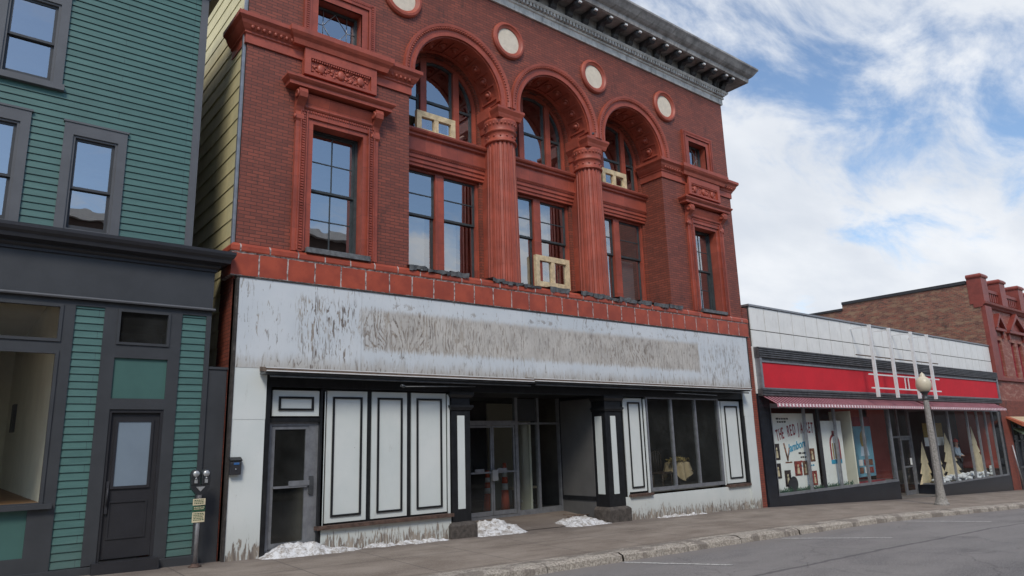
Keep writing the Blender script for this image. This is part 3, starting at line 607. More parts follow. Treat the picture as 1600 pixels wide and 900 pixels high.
# terracotta imposts at the outer springers, roundels
for cx0 in (7.25, 10.34, 13.42, 16.51):
    r = MB(); r.arc(cx0, 11.65, [(0.50, 0.0), (0.50, -0.05), (0.47, -0.09), (0.42, -0.10), (0.39, -0.07), (0.345, -0.05), (0.335, 0.0)], 0, 2 * PI, 48, True)
    ro = r.build('roundel', 'terra_plain', main)
    MB().lathe([(0.345, 0.0), (0.345, 0.025), (0.001, 0.026)], (cx0, 0.0, 11.65), (0, -1, 0), 40, smooth=False).build('cream_disc', 'cream', ro)

# pilasters behind and fluted columns in front
def column(cx):
    p = MB().box(cx - 0.31, cx + 0.31, 0.42, 0.802, 5.22, 9.25); p.wrap([(0, 9.25), (0.03, 9.25), (0.05, 9.4), (0.13, 9.55), (0.13, 9.82), (0, 9.82)], cx - 0.31, cx + 0.31, 0.42, 0.80); p.build('pilaster', 'terra', main)
    prof = []; z = 5.24
    prof.append((0.40, z))
    nd = 7
    for i in range(nd):
        z0 = 5.24 + (8.92 - 5.24) * i / nd; z1 = 5.24 + (8.92 - 5.24) * (i + 1) / nd
        def rr(z): t = (z - 5.24) / 3.68; return 0.40 - 0.045 * t - 0.006 * math.sin(PI * t) * -1
        prof += [(rr(z0 + 0.008), z0 + 0.008), (rr(z1 - 0.006), z1 - 0.006), (rr(z1) - 0.004, z1)]
    mod = lambda a: 1 - 0.085 * max(0.0, math.sin(20 * a)) ** 0.5
    co = MB().lathe([(r, z) for r, z in prof], (cx, 0.40, 0), n=200, mod=mod, smooth=False).build('column', 'terra_plain', main)
    cap = MB().lathe([(0.37, 8.90), (0.40, 8.91), (0.41, 8.94), (0.37, 8.96), (0.37, 9.16), (0.385, 9.17), (0.415, 9.20), (0.385, 9.23), (0.375, 9.25), (0.40, 9.34), (0.43, 9.44), (0.43, 9.50), (0.2, 9.50)], (cx, 0.40, 0), n=40)
    for i in range(26):
        a = 2 * PI * i / 26; cap.ball((cx + 0.405 * math.cos(a), 0.40 + 0.405 * math.sin(a), 9.385), 0.030, sz=1.5, sub=1)
    for i in range(14):
        a = 2 * PI * i / 14; cap.ball((cx + 0.372 * math.cos(a), 0.40 + 0.372 * math.sin(a), 9.06), 0.028, sub=1)
    cap.wrap([(-0.2, 9.50), (0.02, 9.50), (0.04, 9.56), (0.05, 9.60), (0.09, 9.68), (0.10, 9.70), (0.10, 9.76), (-0.2, 9.76)], cx - 0.33, cx + 0.33, 0.03, 0.80)
    cap.box(cx - 0.34, cx + 0.34, 0.1, 0.8, 9.745, 9.752); cap.box(cx - 0.28, cx + 0.28, 0.003, 0.8, 9.76, CZ + 0.14)
    cap.build('capital', 'terra_plain', co)
    
column(10.34); column(13.42)
# impost blocks where outer arches land
# spandrels between storeys
for c in CXS:
    s = MB(); prof = [(0.82, 7.99), (0.75, 7.99), (0.75, 8.05), (0.72, 8.07), (0.72, 8.15), (0.69, 8.17), (0.69, 8.27), (0.655, 8.29), (0.64, 8.32), (0.64, 8.345), (0.68, 8.36), (0.68, 8.66), (0.65, 8.68), (0.62, 8.70), (0.62, 8.745), (0.57, 8.77), (0.55, 8.81), (0.55, 8.85), (0.82, 8.87)]
    x0 = c - 1.24 if c < 9 else c - 1.23; x1 = c + 1.24 if c > 14 else c + 1.23
    x0 = max(x0, 7.445); x1 = min(x1, 16.13)
    s.prism_x(prof, x0, x1)
    n = 46
    for i in range(n): xx = x0 + (x1 - x0) * (i + 0.2) / n; s.box(xx, xx + (x1 - x0) / n * 0.55, 0.662, 0.70, 8.262, 8.292)
    s.build('spandrel', 'terra', main)
# lower arcade windows (pairs) and upper arched windows
def arcade(c, idx):
    x0, x1 = c - 1.10, c + 1.13; y = 0.93
    f = MB(); f.frame(x0, x1, LZ0, LZ1, y - 0.06, y + 0.12, 0.07, tb=0.10); f.box(c - 0.13, c + 0.11, y - 0.07, y + 0.12, LZ0, LZ1 - 0.07)
    w = f.build('lower_window', 'terra', main)
    for (a, b) in ((x0 + 0.07, c - 0.13), (c + 0.11, x1 - 0.07)):
        s = MB(); zm = 6.86; s.frame(a, b, zm - 0.02, LZ1 - 0.07, y + 0.0, y + 0.04, 0.05); s.frame(a, b, LZ0 + 0.10, zm + 0.03, y + 0.045, y + 0.085, 0.05, tb=0.07)
        s.box(a + 0.05, b - 0.05, y + 0.005, y + 0.033, 7.36, 7.385); s.build('sash', 'sash', w)
    g = MB(); g.quad((x0, y + 0.02, 6.86), (x1, y + 0.02, 6.86), (x1, y + 0.02, LZ1), (x0, y + 0.02, LZ1)); g.quad((x0, y + 0.065, LZ0), (x1, y + 0.065, LZ0), (x1, y + 0.065, 6.86), (x0, y + 0.065, 6.86))
    g.build('pane', 'glass', w)
    sh = MB()
    if idx == 0: sh.box(x0 + 0.05, c - 0.28, 1.12, 1.13, LZ0, 6.86); sh.box(c + 0.1, c + 0.62, 1.12, 1.13, LZ0, 6.84)
    if idx == 1: sh.box(x0 + 0.05, c - 0.14, 1.12, 1.13, LZ0, LZ1 - 0.1); sh.box(c + 0.1, c + 0.58, 1.12, 1.13, 6.9, LZ1 - 0.1)
    if idx == 2: sh.box(x0 + 0.05, c - 0.2, 1.12, 1.13, LZ0, LZ1 - 0.3); sh.box(c + 0.1, c + 0.9, 1.12, 1.13, LZ0, 6.8)
    sh.build('blind', 'shade', w)
    t = MB()
    for (a, b, zz) in ((c - 0.95, c - 0.3, 7.12), (c + 0.2, c + 0.95, 7.15)): t.tube((a, 1.5, zz), (b, 1.8, zz + 0.02), 0.02, n=6)
    t.build('light_tube', 'white', w)
    # arched window above
    f = MB(); r1 = RW; r0 = RW - 0.10; yu = 0.90
    f.arc(c, CZ, [(r1, yu), (r1, yu + 0.16), (r0, yu + 0.16), (r0, yu)], 0, PI, 36); f.box(c - r1, c - r0, yu, yu + 0.16, UZ0, CZ); f.box(c + r0, c + r1, yu, yu + 0.16, UZ0, CZ)
    f.box(c - r0, c + r0, yu, yu + 0.16, UZ0, UZ0 + 0.06)
    for q in (-0.44, 0.52):
        top = CZ + math.sqrt(r0 * r0 - (abs(q) + 0.08) ** 2) + 0.05; f.box(q + c - 0.085, q + c + 0.085, yu - 0.02, yu + 0.15, UZ0 + 0.06, top)
    w = f.build('arched_window', 'terra', main)
    s = MB(); r2 = r0; r3 = r0 - 0.055; s.arc(c, CZ, [(r2, yu + 0.05), (r2, yu + 0.12), (r3, yu + 0.12), (r3, yu + 0.05)], 0, PI, 36)
    for a, b in ((c - r0, c - 0.525), (c - 0.355, c + 0.435), (c + 0.605, c + r0)):
        s.box(a, a + 0.05, yu + 0.05, yu + 0.12, UZ0 + 0.06, CZ + 0.05); s.box(b - 0.05, b, yu + 0.05, yu + 0.12, UZ0 + 0.06, CZ + 0.05)
        s.box(a + 0.05, b - 0.05, yu + 0.05, yu + 0.118, 9.80, 9.86); s.box(a + 0.05, b - 0.05, yu + 0.052, yu + 0.11, UZ0 + 0.06, UZ0 + 0.12)
        if a == c - 0.355:
            tt = CZ + math.sqrt(r3 * r3 - 0.40 ** 2); s.box(a, a + 0.05, yu + 0.052, yu + 0.118, CZ + 0.05, tt); s.box(b - 0.05, b, yu + 0.052, yu + 0.118, CZ + 0.05, tt)
    s.build('sash', 'sash', w)
    g = MB(); pts = [(c + r0, UZ0)] + arcpts(c, CZ, r0, 32)[::-1] + [(c - r0, UZ0)]; g.bm.faces.new([g.v(x, yu + 0.085, z) for x, z in pts]); g.build('pane', 'glass', w)
for i, c in enumerate(CXS): arcade(c, i)
# raw lumber window inserts
def insert(x0, x1, z0, z1, y, lab):
    f = MB().frame(x0, x1, z0, z1, y - 0.05, y + 0.05, 0.13, tb=0.14, tt=0.14); c = (x0 + x1) / 2; f.box(c - 0.06, c + 0.06, y - 0.045, y + 0.045, z0 + 0.12, z1 - 0.12)
    o = f.build('lumber_insert', 'lumber', main); o['label'] = lab
    MB().quad((x0 + .1, y + 0.01, z0 + .1), (x1 - .1, y + 0.01, z0 + .1), (x1 - .1, y + 0.01, z1 - .1), (x0 + .1, y + 0.01, z1 - .1)).build('pane', 'glass', o)
insert(8.10, 9.20, 8.84, 9.43, 0.80, 'pale new lumber frame low in the first big arch')
insert(11.73, 12.93, 5.56, 6.40, 0.86, 'pale new lumber frame in the lower middle window')
insert(14.38, 15.42, 8.84, 9.42, 0.80, 'pale new lumber frame low in the third big arch')

# side windows with surrounds, hoods, panels, attic windows
SIDES = [(5.75, 0), (18.03, 1)]
string_prof = [(0, 9.26), (0.04, 9.26), (0.04, 9.44), (0.07, 9.46), (0.07, 9.49), (0.10, 9.52), (0.15, 9.60), (0.17, 9.66), (0.21, 9.70), (0.23, 9.72), (0.23, 9.80), (0, 9.84)]
for cx0, k in SIDES:
    hw = 0.90; y0 = -0.07
    xi0, xi1 = SW[k]
    # surround
    s = MB()
    for a, b in ((cx0 - hw, xi0 - 0.12), (xi1 + 0.12, cx0 + hw)): s.box(a, b, y0, 0.01, 5.27, 8.20)
    s.box(xi0 - 0.12, xi1 + 0.12, y0, 0.01, 8.04, 8.20)
    s.box(xi0 - 0.12, xi0, -0.035, 0.34, 5.30, 8.04); s.box(xi1, xi1 + 0.12, -0.035, 0.34, 5.30, 8.04); s.box(xi0, xi1, -0.035, 0.34, 7.94, 8.04)
    for (a) in (cx0 - hw + 0.16, cx0 + hw - 0.16):
        for i in range(52): s.box(a - 0.028, a + 0.028, y0 - 0.022, y0, 5.32 + i * 0.054, 5.352 + i * 0.054)
        s.box(a - 0.075, a - 0.05, y0 - 0.025, y0, 5.28, 8.16); s.box(a + 0.05, a + 0.075, y0 - 0.025, y0, 5.28, 8.16)
    for i in range(30): xx = cx0 - 0.78 + i * 0.053; s.box(xx, xx + 0.03, y0 - 0.022, y0, 8.14, 8.18)
    s.prism_x([(0.0, 8.20), (-0.09, 8.20), (-0.11, 8.23), (-0.11, 8.26), (-0.08, 8.28), (-0.09, 8.32), (-0.14, 8.46), (-0.12, 8.52), (0.0, 8.53)], cx0 - hw + 0.16, cx0 + hw - 0.16)
    sur = s.build('window_surround', 'terra', main)
    for sx in (-1, 1):      # scroll brackets
        b = MB(); xa = cx0 + sx * (hw + 0.0) ; a, bb = (xa - 0.02, xa + 0.15) if sx < 0 else (xa - 0.15, xa + 0.02)
        b.prism_x([(0.0, 7.92), (-0.06, 7.90), (-0.10, 7.96), (-0.10, 8.04), (-0.07, 8.12), (-0.10, 8.22), (-0.17, 8.30), (-0.25, 8.36), (-0.27, 8.46), (-0.24, 8.54), (0.0, 8.55)], a, bb)
        b.lathe([(0.085, 0), (0.085, 0.03), (0.05, 0.035), (0.04, 0.02), (0.001, 0.03)], (a if sx < 0 else a, -0.175, 8.43), (-1, 0, 0), 16); b.lathe([(0.05, 0), (0.05, 0.025), (0.001, 0.03)], (a, -0.075, 7.99), (-1, 0, 0), 12)
        b.build('scroll_bracket', 'terra_plain', sur)
    h = MB(); h.wrap([(0, 8.53), (0.02, 8.53), (0.05, 8.56), (0.25, 8.58), (0.25, 8.65), (0.29, 8.68), (0.32, 8.72), (0.32, 8.75), (0.06, 8.79), (0, 8.79)], cx0 - hw + 0.03, cx0 + hw - 0.03, 0.0, 0.3)
    h.wrap([(0, 8.78), (0.10, 8.78), (0.10, 8.90), (0.07, 8.92), (0, 8.92)], cx0 - hw + 0.1, cx0 + hw - 0.1, 0.0, 0.3)
    h.build('window_hood', 'terra_plain', main)
    # ornamental panel
    p = MB(); p.box(cx0 - 0.80, cx0 + 0.80, -0.10, 0.01, 8.92, 9.28); p.frame(cx0 - 0.80, cx0 + 0.80, 8.92, 9.50, -0.16, -0.095, 0.13, tb=0.06, tt=0.2)
    rg = random.Random(5 + k)
    for i in range(3):
        xx = cx0 - 0.44 + i * 0.44; p.ball((xx, -0.11, 9.13), 0.085, 1, 0.55, 1.35, sub=2)
    for i in range(90):
        p.ball((cx0 + rg.uniform(-0.62, 0.62), -0.105, 9.02 + rg.uniform(0, 0.24)), rg.uniform(0.015, 0.035), rg.uniform(0.7, 1.8), 0.8, rg.uniform(0.7, 1.8), sub=1)
    for i in range(26): p.box(cx0 - 0.64 + i * 0.05, cx0 - 0.612 + i * 0.05, -0.15, -0.10, 9.255, 9.295)
    p.build('ornament_panel', 'terra_plain', main)
    # windows
    w = sash_window(main, xi0, xi1, 5.36, 7.96, 0.24, cols=2, rows=2, ft=0.055)
    if k == 1:
        q = MB(); q.box(17.95, 18.3, 0.5, 0.52, 5.62, 5.95); q.box(18.05, 18.2, 0.49, 0.515, 5.95, 6.2); q.build('paper', 'paper', w)
    # attic window
    a0, a1 = SM[k]
    s = MB(); s.frame(a0 - 0.14, a1 + 0.14, 9.92, 10.92, -0.05, 0.0, 0.14, tb=0.06); s.frame(a0 - 0.30, a1 + 0.30, 9.80, 11.08, -0.085, 0.002, 0.15, tb=0.06)
    s.box(a0 - 0.02, a0, -0.04, 0.3, 9.98, 10.8); s.box(a1, a1 + 0.02, -0.04, 0.3, 9.98, 10.8); s.box(a0, a1, -0.04, 0.3, 10.78, 10.80)
    for i in range(24):
        s.box(a1 + 0.20, a1 + 0.26, -0.10, -0.08, 9.86 + i * 0.05, 9.89 + i * 0.05); s.box(a0 - 0.26, a0 - 0.20, -0.10, -0.08, 9.86 + i * 0.05, 9.89 + i * 0.05)
    for i in range(int((a1 - a0 + 0.5) / 0.05)): s.box(a0 - 0.24 + i * 0.05, a0 - 0.21 + i * 0.05, -0.10, -0.08, 11.0, 11.05)
    s.build('attic_surround', 'terra', main)
    f = MB().frame(a0, a1, 9.95, 10.78, 0.20, 0.28, 0.05); w = f.build('attic_window', 'sash', main)
    cxx = (a0 + a1) / 2; s = MB()
    for q in (-0.27, 0.27): s.tube((cxx + q, 0.23, 10.0), (cxx + q, 0.23, 10.74), 0.008, n=6)
    for (xa, za, xb, zb) in ((-0.27, 10.38, 0.0, 10.02), (0.0, 10.02, 0.27, 10.38), (0.27, 10.38, 0, 10.72), (0, 10.72, -0.27, 10.38), (-0.46, 10.38, -0.27, 10.38), (0.27, 10.38, 0.46, 10.38)): s.tube((cxx + xa, 0.23, za), (cxx + xb, 0.23, zb), 0.008, n=6)
    s.build('lead_tracery', 'alu', w)
    MB().quad((a0, 0.235, 9.95), (a1, 0.235, 9.95), (a1, 0.235, 10.78), (a0, 0.235, 10.78)).build('pane', 'glass', w)
# string courses with egg and dart
for (a, b, l, r) in ((MX0, 7.44, True, True), (16.14, MX1, True, True)):
    s = MB(); s.wrap(string_prof, a, b, 0.0, 0.80 if b < 10 or True else 0.8, l, r)
    n = int((b - a) / 0.11)
    cx0 = 5.75 if a < 10 else 18.03
    for i in range(n):
        xx = a + (b - a) * (i + 0.5) / n
        if abs(xx - cx0) > 0.85: s.ball((xx, -0.125, 9.565), 0.05, 0.8, 0.6, 1.15, sub=1)
    s.build('string_course', 'terra_plain', main)
    s = MB(); s.wrap([(0, 9.50), (0.19, 9.50), (0.22, 9.60), (0.27, 9.66), (0.30, 9.72), (0.30, 9.82), (0, 9.85)], cx0 - 0.85, cx0 + 0.85, 0.0, 0.1); s.build('panel_cornice', 'terra_plain', main)

# terracotta tile band
b = MB(); b.wrap([(0, 4.655), (0.075, 4.655), (0.075, 5.085), (0.085, 5.09), (0.10, 5.12), (0.10, 5.20), (0.06, 5.255), (0, 5.27)], MX0 - 0.0, 19.68, 0.0, 0.5); b.build('tile_band', 'tiles', main)
# cracked flashing at the bay sill
rg = random.Random(11); x = 7.38
while x < 16.2:
    L = rg.uniform(0.25, 0.7); h = rg.uniform(0.04, 0.09); zz = 5.235 + rg.uniform(-0.03, 0.02)
    if rg.random() < 0.9:
        n = 5; top = [(x + L * i / n, rg.uniform(-0.17, -0.11), zz + h + rg.uniform(-0.015, 0.015)) for i in range(n + 1)]
        s = MB()
        for p, q in zip(top, top[1:]):
            s.quad(p, q, (q[0], 0.35, q[2] + 0.03), (p[0], 0.35, p[2] + 0.03)); s.quad(p, q, (q[0], q[1] + 0.02, zz - rg.uniform(0, 0.05)), (p[0], p[1] + 0.02, zz - rg.uniform(0, 0.05)))
        s.build('sill_flashing', 'lead', main)
    x += L + rg.choice((0, 0, 0.03, 0.08))
boxes('window_sill', 'lead', main, (SW[0][0] - 0.08, SW[0][1] + 0.16, -0.13, 0.2, 5.26, 5.36), (SW[1][0] - 0.05, SW[1][1] + 0.1, -0.13, 0.2, 5.26, 5.35))

# main cornice
c = MB(); c.wrap([(0, 12.62), (0.05, 12.62), (0.05, 12.80), (0.09, 12.82), (0.09, 12.88), (0, 12.88)], MX0, MX1, 0.0, 3.0); c.build('frieze', 'frieze', main)
c = MB()
n = 132
for i in range(n): xx = MX0 - 0.1 + (MX1 - MX0 + 0.2) * i / n; c.box(xx, xx + 0.066, -0.17, -0.04, 12.882, 12.985)
for i in range(20): yy = 0.02 + i * 0.105; c.box(MX1 + 0.02, MX1 + 0.17, yy, yy + 0.062, 12.885, 12.985)
c.wrap([(0, 12.98), (0.18, 12.98), (0.21, 13.03), (0.21, 13.055), (0, 13.055)], MX0, MX1, 0.0, 3.0); c.build('dentil_course', 'frieze', main)
c = MB(); c.wrap([(0, 12.875), (0.04, 12.875), (0.04, 12.98), (0, 12.98)], MX0, MX1, 0.0, 3.0); c.wrap([(0, 13.05), (0.14, 13.055), (0.14, 13.36), (0.62, 13.37), (0.64, 13.34), (0.70, 13.36), (0.72, 13.50), (0.78, 13.54), (0.84, 13.60), (0.92, 13.72), (0.97, 13.78), (0.97, 13.84), (0.9, 13.86), (0.0, 13.95)], MX0, MX1, 0.0, 3.0)
cor = c.build('cornice', 'cornice', main)
proto = None
xs = [3.85 - 0.02 + 0.613 * i for i in range(26)] + [19.52]
for xx in [x for x in xs if x < 19.6]:
    b = MB(); b.prism_x([(-0.14, 13.05), (-0.20, 13.06), (-0.26, 13.12), (-0.27, 13.20), (-0.34, 13.26), (-0.46, 13.22), (-0.55, 13.20), (-0.61, 13.26), (-0.60, 13.345), (-0.14, 13.355)], xx - 0.09, xx + 0.09)
    b.lathe([(0.07, 0), (0.07, 0.022), (0.03, 0.03), (0.001, 0.03)], (xx - 0.09, -0.53, 13.275), (-1, 0, 0), 12); b.lathe([(0.06, 0), (0.06, 0.022), (0.001, 0.03)], (xx - 0.09, -0.20, 13.13), (-1, 0, 0), 12)
    o = b.build('modillion', 'cornice_dark', cor)
c = MB()
for xx in xs: c.box(xx - 0.05, xx + 0.05, -0.665, -0.61, 13.27, 13.32)
c.build('bracket_plates', 'white', cor)

# ---- shopfront level
def zg(x): return gz(x)
FRONT = 0.0
s = MB()
cuts = [3.93, 6.32, 8.76, 10.45, 12.9, 15.3, 17.75, 19.56]
for a, b_ in zip(cuts, cuts[1:]): s.box(a, b_ - 0.006, -0.10, 0.02, 3.02 + (0.0), 4.625)
s.build('sign_board', 'sign', main)
s = MB(); s.box(3.92, 4.50, -0.095, 0.02, 2.127, 3.018); s.box(3.915, 4.497, -0.09, 0.02, -0.35, 2.127); s.build('corner_pier', 'peel', main); s = MB(); s.box(19.08, 19.56, -0.095, 0.02, 2.197, 3.018); s.box(19.10, 19.56, -0.09, 0.02, -0.8, 2.197); s.build('corner_pier', 'peel', main)
M['flaky'] = plain('flaking_dark_trim', (0.045, 0.038, 0.034), 0.8, 0.5, 9, dirt=(0.30, 0.26, 0.22), dirt_amt=0.8)
boxes('edge_trim', 'flaky', main, (3.87, 19.66, -0.12, 0.0, 4.627, 4.652), (19.56, 19.60, -0.11, 0.0, 3.02, 4.62), (3.885, 3.925, -0.11, 0.0, -0.35, 4.62))
s = MB(); s.box(19.60, 19.92, -0.02, 0.6, -0.9, 4.655); s.build('brick_pier', 'pierbrick', main)
MB().box(19.62, 19.90, -0.015, 0.5, 4.66, 5.6).build('brick_pier', 'brick', main)
# box that held a rolled awning, twisted a little
s = MB()
for a, b_, dz in ((4.36, 10.45, 0.0), (10.46, 19.05, 0.02)):
    s.prism_x([(-0.10, 2.97 + dz), (-0.42, 2.93 + dz), (-0.44, 2.945 + dz), (-0.44, 2.985 + dz), (-0.42, 3.0 + dz), (-0.10, 3.045 + dz)], a, b_)
ah = s.build('awning_housing', 'stick', main)
for a, b_, dz in ((4.36, 10.45, 0.0), (10.46, 19.05, 0.02)):
    MB().box(a, b_, -0.455, -0.435, 2.935 + dz, 2.952 + dz).build('metal_edge', 'white', ah); MB().box(a, b_, -0.44, -0.40, 2.992 + dz, 3.006 + dz).build('metal_edge', 'white', ah)
s = MB()
for a, b_, dz in ((4.36, 10.45, 0.0), (10.46, 19.05, 0.02)):
    s.box(a, b_, -0.40, -0.12, 2.90 + dz, 2.935 + dz)
    s.tube((a + 0.1, -0.36, 2.86 + dz), (b_ - 0.05, -0.36, 2.85 + dz), 0.018)
s.tube((8.9, -0.30, 2.80), (7.1, -0.42, 2.74), 0.012, n=8); s.tube((7.1, -0.42, 2.74), (7.02, -0.43, 2.76), 0.03, n=8); s.tube((15.6, -0.3, 2.80), (17.3, -0.42, 2.76), 0.012, n=8)
s.build('awning_bar', 'darkmetal', ah)
s = MB(); s.box(4.50, 19.08, -0.06, 0.10, 2.70, 2.965); s.box(4.50, 4.60, -0.06, 0.10, -0.35, 2.70); s.box(5.60, 5.665, 0.0, 0.06, 0.15, 2.70); s.box(19.05, 19.10, -0.07, 0.05, 0.2, 2.70)
s.box(4.6, 5.66, 0.02, 0.16, 2.08, 2.16); s.box(5.56, 5.64, -0.01, 0.16, -0.3, 2.7); s.box(5.64, 8.50, 0.06, 0.12, 0.10, 2.70); s.box(13.62, 14.70, 0.07, 0.12, 0.1, 2.70); s.box(17.88, 19.1, 0.07, 0.12, 0.1, 2.70)
s.build('black_framework', 'black', main)
# panels
def panel(x0, x1, z0, z1, y=0.045, ins=0.11, lab=None):
    p = MB().box(x0, x1, y - 0.02, y + 0.02, z0, z1).build('white_panel', 'panelwhite', main)
    MB().frame(x0 + ins, x1 - ins, z0 + ins * 0.9, z1 - ins, y - 0.045, y - 0.021, 0.038).build('black_moulding', 'black', p)
    return p
panel(4.66, 5.54, 2.19, 2.65)
for a, b_ in ((5.70, 6.53), (6.64, 7.42), (7.53, 8.36)): panel(a, b_, 0.27, 2.66)
panel(13.89, 14.56, 0.30, 2.66, ins=0.10); panel(18.08, 19.0, 0.28, 2.64, ins=0.14)
boxes('white_edge_strip', 'panelwhite', main, (5.60, 5.655, -0.01, 0.02, 0.12, 2.64), (8.38, 8.43, -0.01, 0.02, 0.2, 2.64), (13.80, 13.85, -0.01, 0.02, 0.2, 2.64), (14.60, 14.66, -0.01, 0.02, 0.25, 2.64), (17.92, 17.97, -0.01, 0.02, 0.25, 2.64))
boxes('ledge', 'rust', main, (5.52, 8.46, -0.10, 0.05, 0.17, 0.235), (13.82, 14.68, -0.10, 0.05, 0.19, 0.25), (18.0, 19.08, -0.10, 0.05, 0.18, 0.25))
boxes('bulkhead', 'peel', main, (5.62, 8.44, -0.02, 0.08, -0.6, 0.17), (13.6, 19.12, -0.03, 0.08, -0.8, 0.19))
# side glass door
f = MB().frame(4.62, 5.56, -0.14, 2.08, 0.07, 0.14, 0.07, tb=0.05, tt=0.06); d = f.build('side_door', 'alu', main)
f = MB().frame(4.70, 5.38, -0.08, 2.01, 0.085, 0.125, 0.055, tb=0.09); f.box(5.38, 5.49, 0.075, 0.13, -0.09, 2.02); f.build('door_leaf', 'alu', d)
f = MB(); f.box(4.74, 5.36, 0.04, 0.075, 0.93, 0.97); f.box(5.02, 5.40, 0.03, 0.07, 0.96, 1.05); f.build('push_bar', 'alu', d)
MB().box(5.40, 5.48, 0.04, 0.075, 0.80, 1.12).build('lock_plate', 'darkmetal', d)
MB().quad((4.72, 0.105, 0.0), (5.38, 0.105, 0.0), (5.38, 0.105, 2.0), (4.72, 0.105, 2.0)).build('pane', 'dimglass', d)
m = MB(); m.box(4.55, 5.62, 0.16, 3.2, -0.15, 2.7)
for fc in list(m.bm.faces):
    if fc.calc_center_median().y < 0.2: m.bm.faces.remove(fc)
m.box(4.95, 5.12, 2.9, 3.0, 0.0, 1.8); m.build('stair_hall', 'interior', main)
# pillars
def pillar(x0, x1, y0, y1, px0, px1, zb):
    p = MB().box(x0, x1, y0, y1, zb, 2.9); p.wrap([(0, 2.32), (0.03, 2.32), (0.04, 2.36), (0.06, 2.37), (0.06, 2.42), (0.0, 2.42)], x0, x1, y0, y1); p.wrap([(0, 2.58), (0.04, 2.58), (0.07, 2.64), (0.07, 2.7), (0, 2.7)], x0, x1, y0, y1)
    po = p.build('pillar', 'black', main)
    q = MB().box(px0, px1, -0.062 + y0 + 0.05, y0 + 0.01, 0.30, 2.20)
    if x0 > 10: q.box(x0 - 0.012, x0 + 0.01, y0 + 0.13, y1 - 0.10, 0.30, 2.20)
    q.build('white_inlay', 'panelwhite', po)
    f = MB()
    w = (x1 - x0)
    pl = MB(); pl.wrap([(-0.15, zb - 0.35), (0.09, zb - 0.35), (0.09, zb + 0.03), (0.07, zb + 0.06), (0.03, zb + 0.09), (0.0, zb + 0.10)], x0, x1, y0, y1); pl.build('plinth', 'plinth', po)
M['plinth'] = plain('chipped_plinth', (0.085, 0.072, 0.062), 0.8, 0.5, 9, bump=0.2, bscale=12, dirt=(0.22, 0.18, 0.15), dirt_amt=0.5)
pillar(8.46, 8.93, -0.04, 0.40, 8.60, 8.78, -0.05); pillar(13.08, 13.66, -0.04, 0.42, 13.26, 13.44, -0.10)
# recessed entrance
EY = 1.65; HZ = 2.74
m = MB(); m.quad((8.93, 0.0, HZ), (13.1, 0.0, HZ), (13.1, EY + 0.1, HZ), (8.93, EY + 0.1, HZ)); m.build('entrance_ceiling', 'black', main)
m = MB(); m.box(8.88, 8.95, 0.4, EY, -0.4, HZ); m.build('entrance_wall', 'black', main)
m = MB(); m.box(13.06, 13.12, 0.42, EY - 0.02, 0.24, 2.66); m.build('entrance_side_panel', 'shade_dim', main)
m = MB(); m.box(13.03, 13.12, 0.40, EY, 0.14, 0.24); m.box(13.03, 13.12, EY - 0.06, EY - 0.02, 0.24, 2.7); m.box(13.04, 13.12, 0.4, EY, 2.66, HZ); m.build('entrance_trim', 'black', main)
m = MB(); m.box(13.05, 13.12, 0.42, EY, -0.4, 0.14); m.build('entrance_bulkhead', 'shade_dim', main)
def lt(x): return -0.10 + 0.02 * (13 - x) * 0
f = MB()
for a, b_ in ((8.95, 9.0), (9.98, 10.04), (11.50, 11.59), (12.24, 12.31), (13.0, 13.05)): f.box(a, b_, EY - 0.05, EY + 0.05, -0.35, HZ)
f.box(9.0, 9.98, EY - 0.045, EY + 0.045, -0.35, -0.02); f.box(11.59, 12.24, EY - 0.045, EY + 0.045, -0.35, -0.04); f.box(10.04, 11.5, EY - 0.045, EY + 0.045, -0.35, -0.10); f.box(12.31, 13.0, EY - 0.045, EY + 0.045, -0.35, -0.02)
f.box(9.0, 9.98, EY - 0.045, EY + 0.045, 2.05, 2.10); f.box(10.04, 11.5, EY - 0.045, EY + 0.045, 2.05, 2.16); f.box(11.59, 12.24, EY - 0.045, EY + 0.045, 2.06, 2.11); f.box(12.31, 13.0, EY - 0.045, EY + 0.045, 2.06, 2.11)
ef = f.build('entrance_frame', 'alu', main)
for a, b_ in ((10.05, 10.765), (10.775, 11.49)):
    dd = MB().frame(a, b_, -0.09, 2.04, EY - 0.03, EY + 0.015, 0.05, tb=0.10).build('door_leaf', 'alu', ef)
MB().quad((10.05, EY, 0), (11.49, EY, 0), (11.49, EY, 2.04), (10.05, EY, 2.04)).quad((9.0, EY + .01, -0.3), (9.98, EY + .01, -0.3), (9.98, EY + .01, HZ), (9.0, EY + .01, HZ)).quad((11.59, EY + .01, -0.04), (12.24, EY + .01, -0.04), (12.24, EY + .01, 2.06), (11.59, EY + .01, 2.06)).quad((10.04, EY + .01, 2.16), (11.5, EY + .01, 2.16), (11.5, EY + .01, HZ), (10.04, EY + .01, HZ)).build('pane', 'dimglass', ef)
MB().box(10.08, 10.74, EY - 0.10, EY - 0.07, 0.90, 0.94).box(10.18, 10.45, EY - 0.12, EY - 0.09, 0.94, 1.01).box(10.80, 11.46, EY - 0.10, EY - 0.07, 0.90, 0.94).box(10.86, 11.15, EY - 0.12, EY - 0.09, 0.94, 1.01).build('push_bar', 'alu', ef)
MB().box(10.69, 10.86, EY - 0.13, EY - 0.05, 0.72, 0.98).build('lock_box', 'shade', ef)
MB().box(11.62, 12.22, EY - 0.02, EY + 0.005, 2.14, HZ - 0.03).build('transom_board', 'trim', ef)
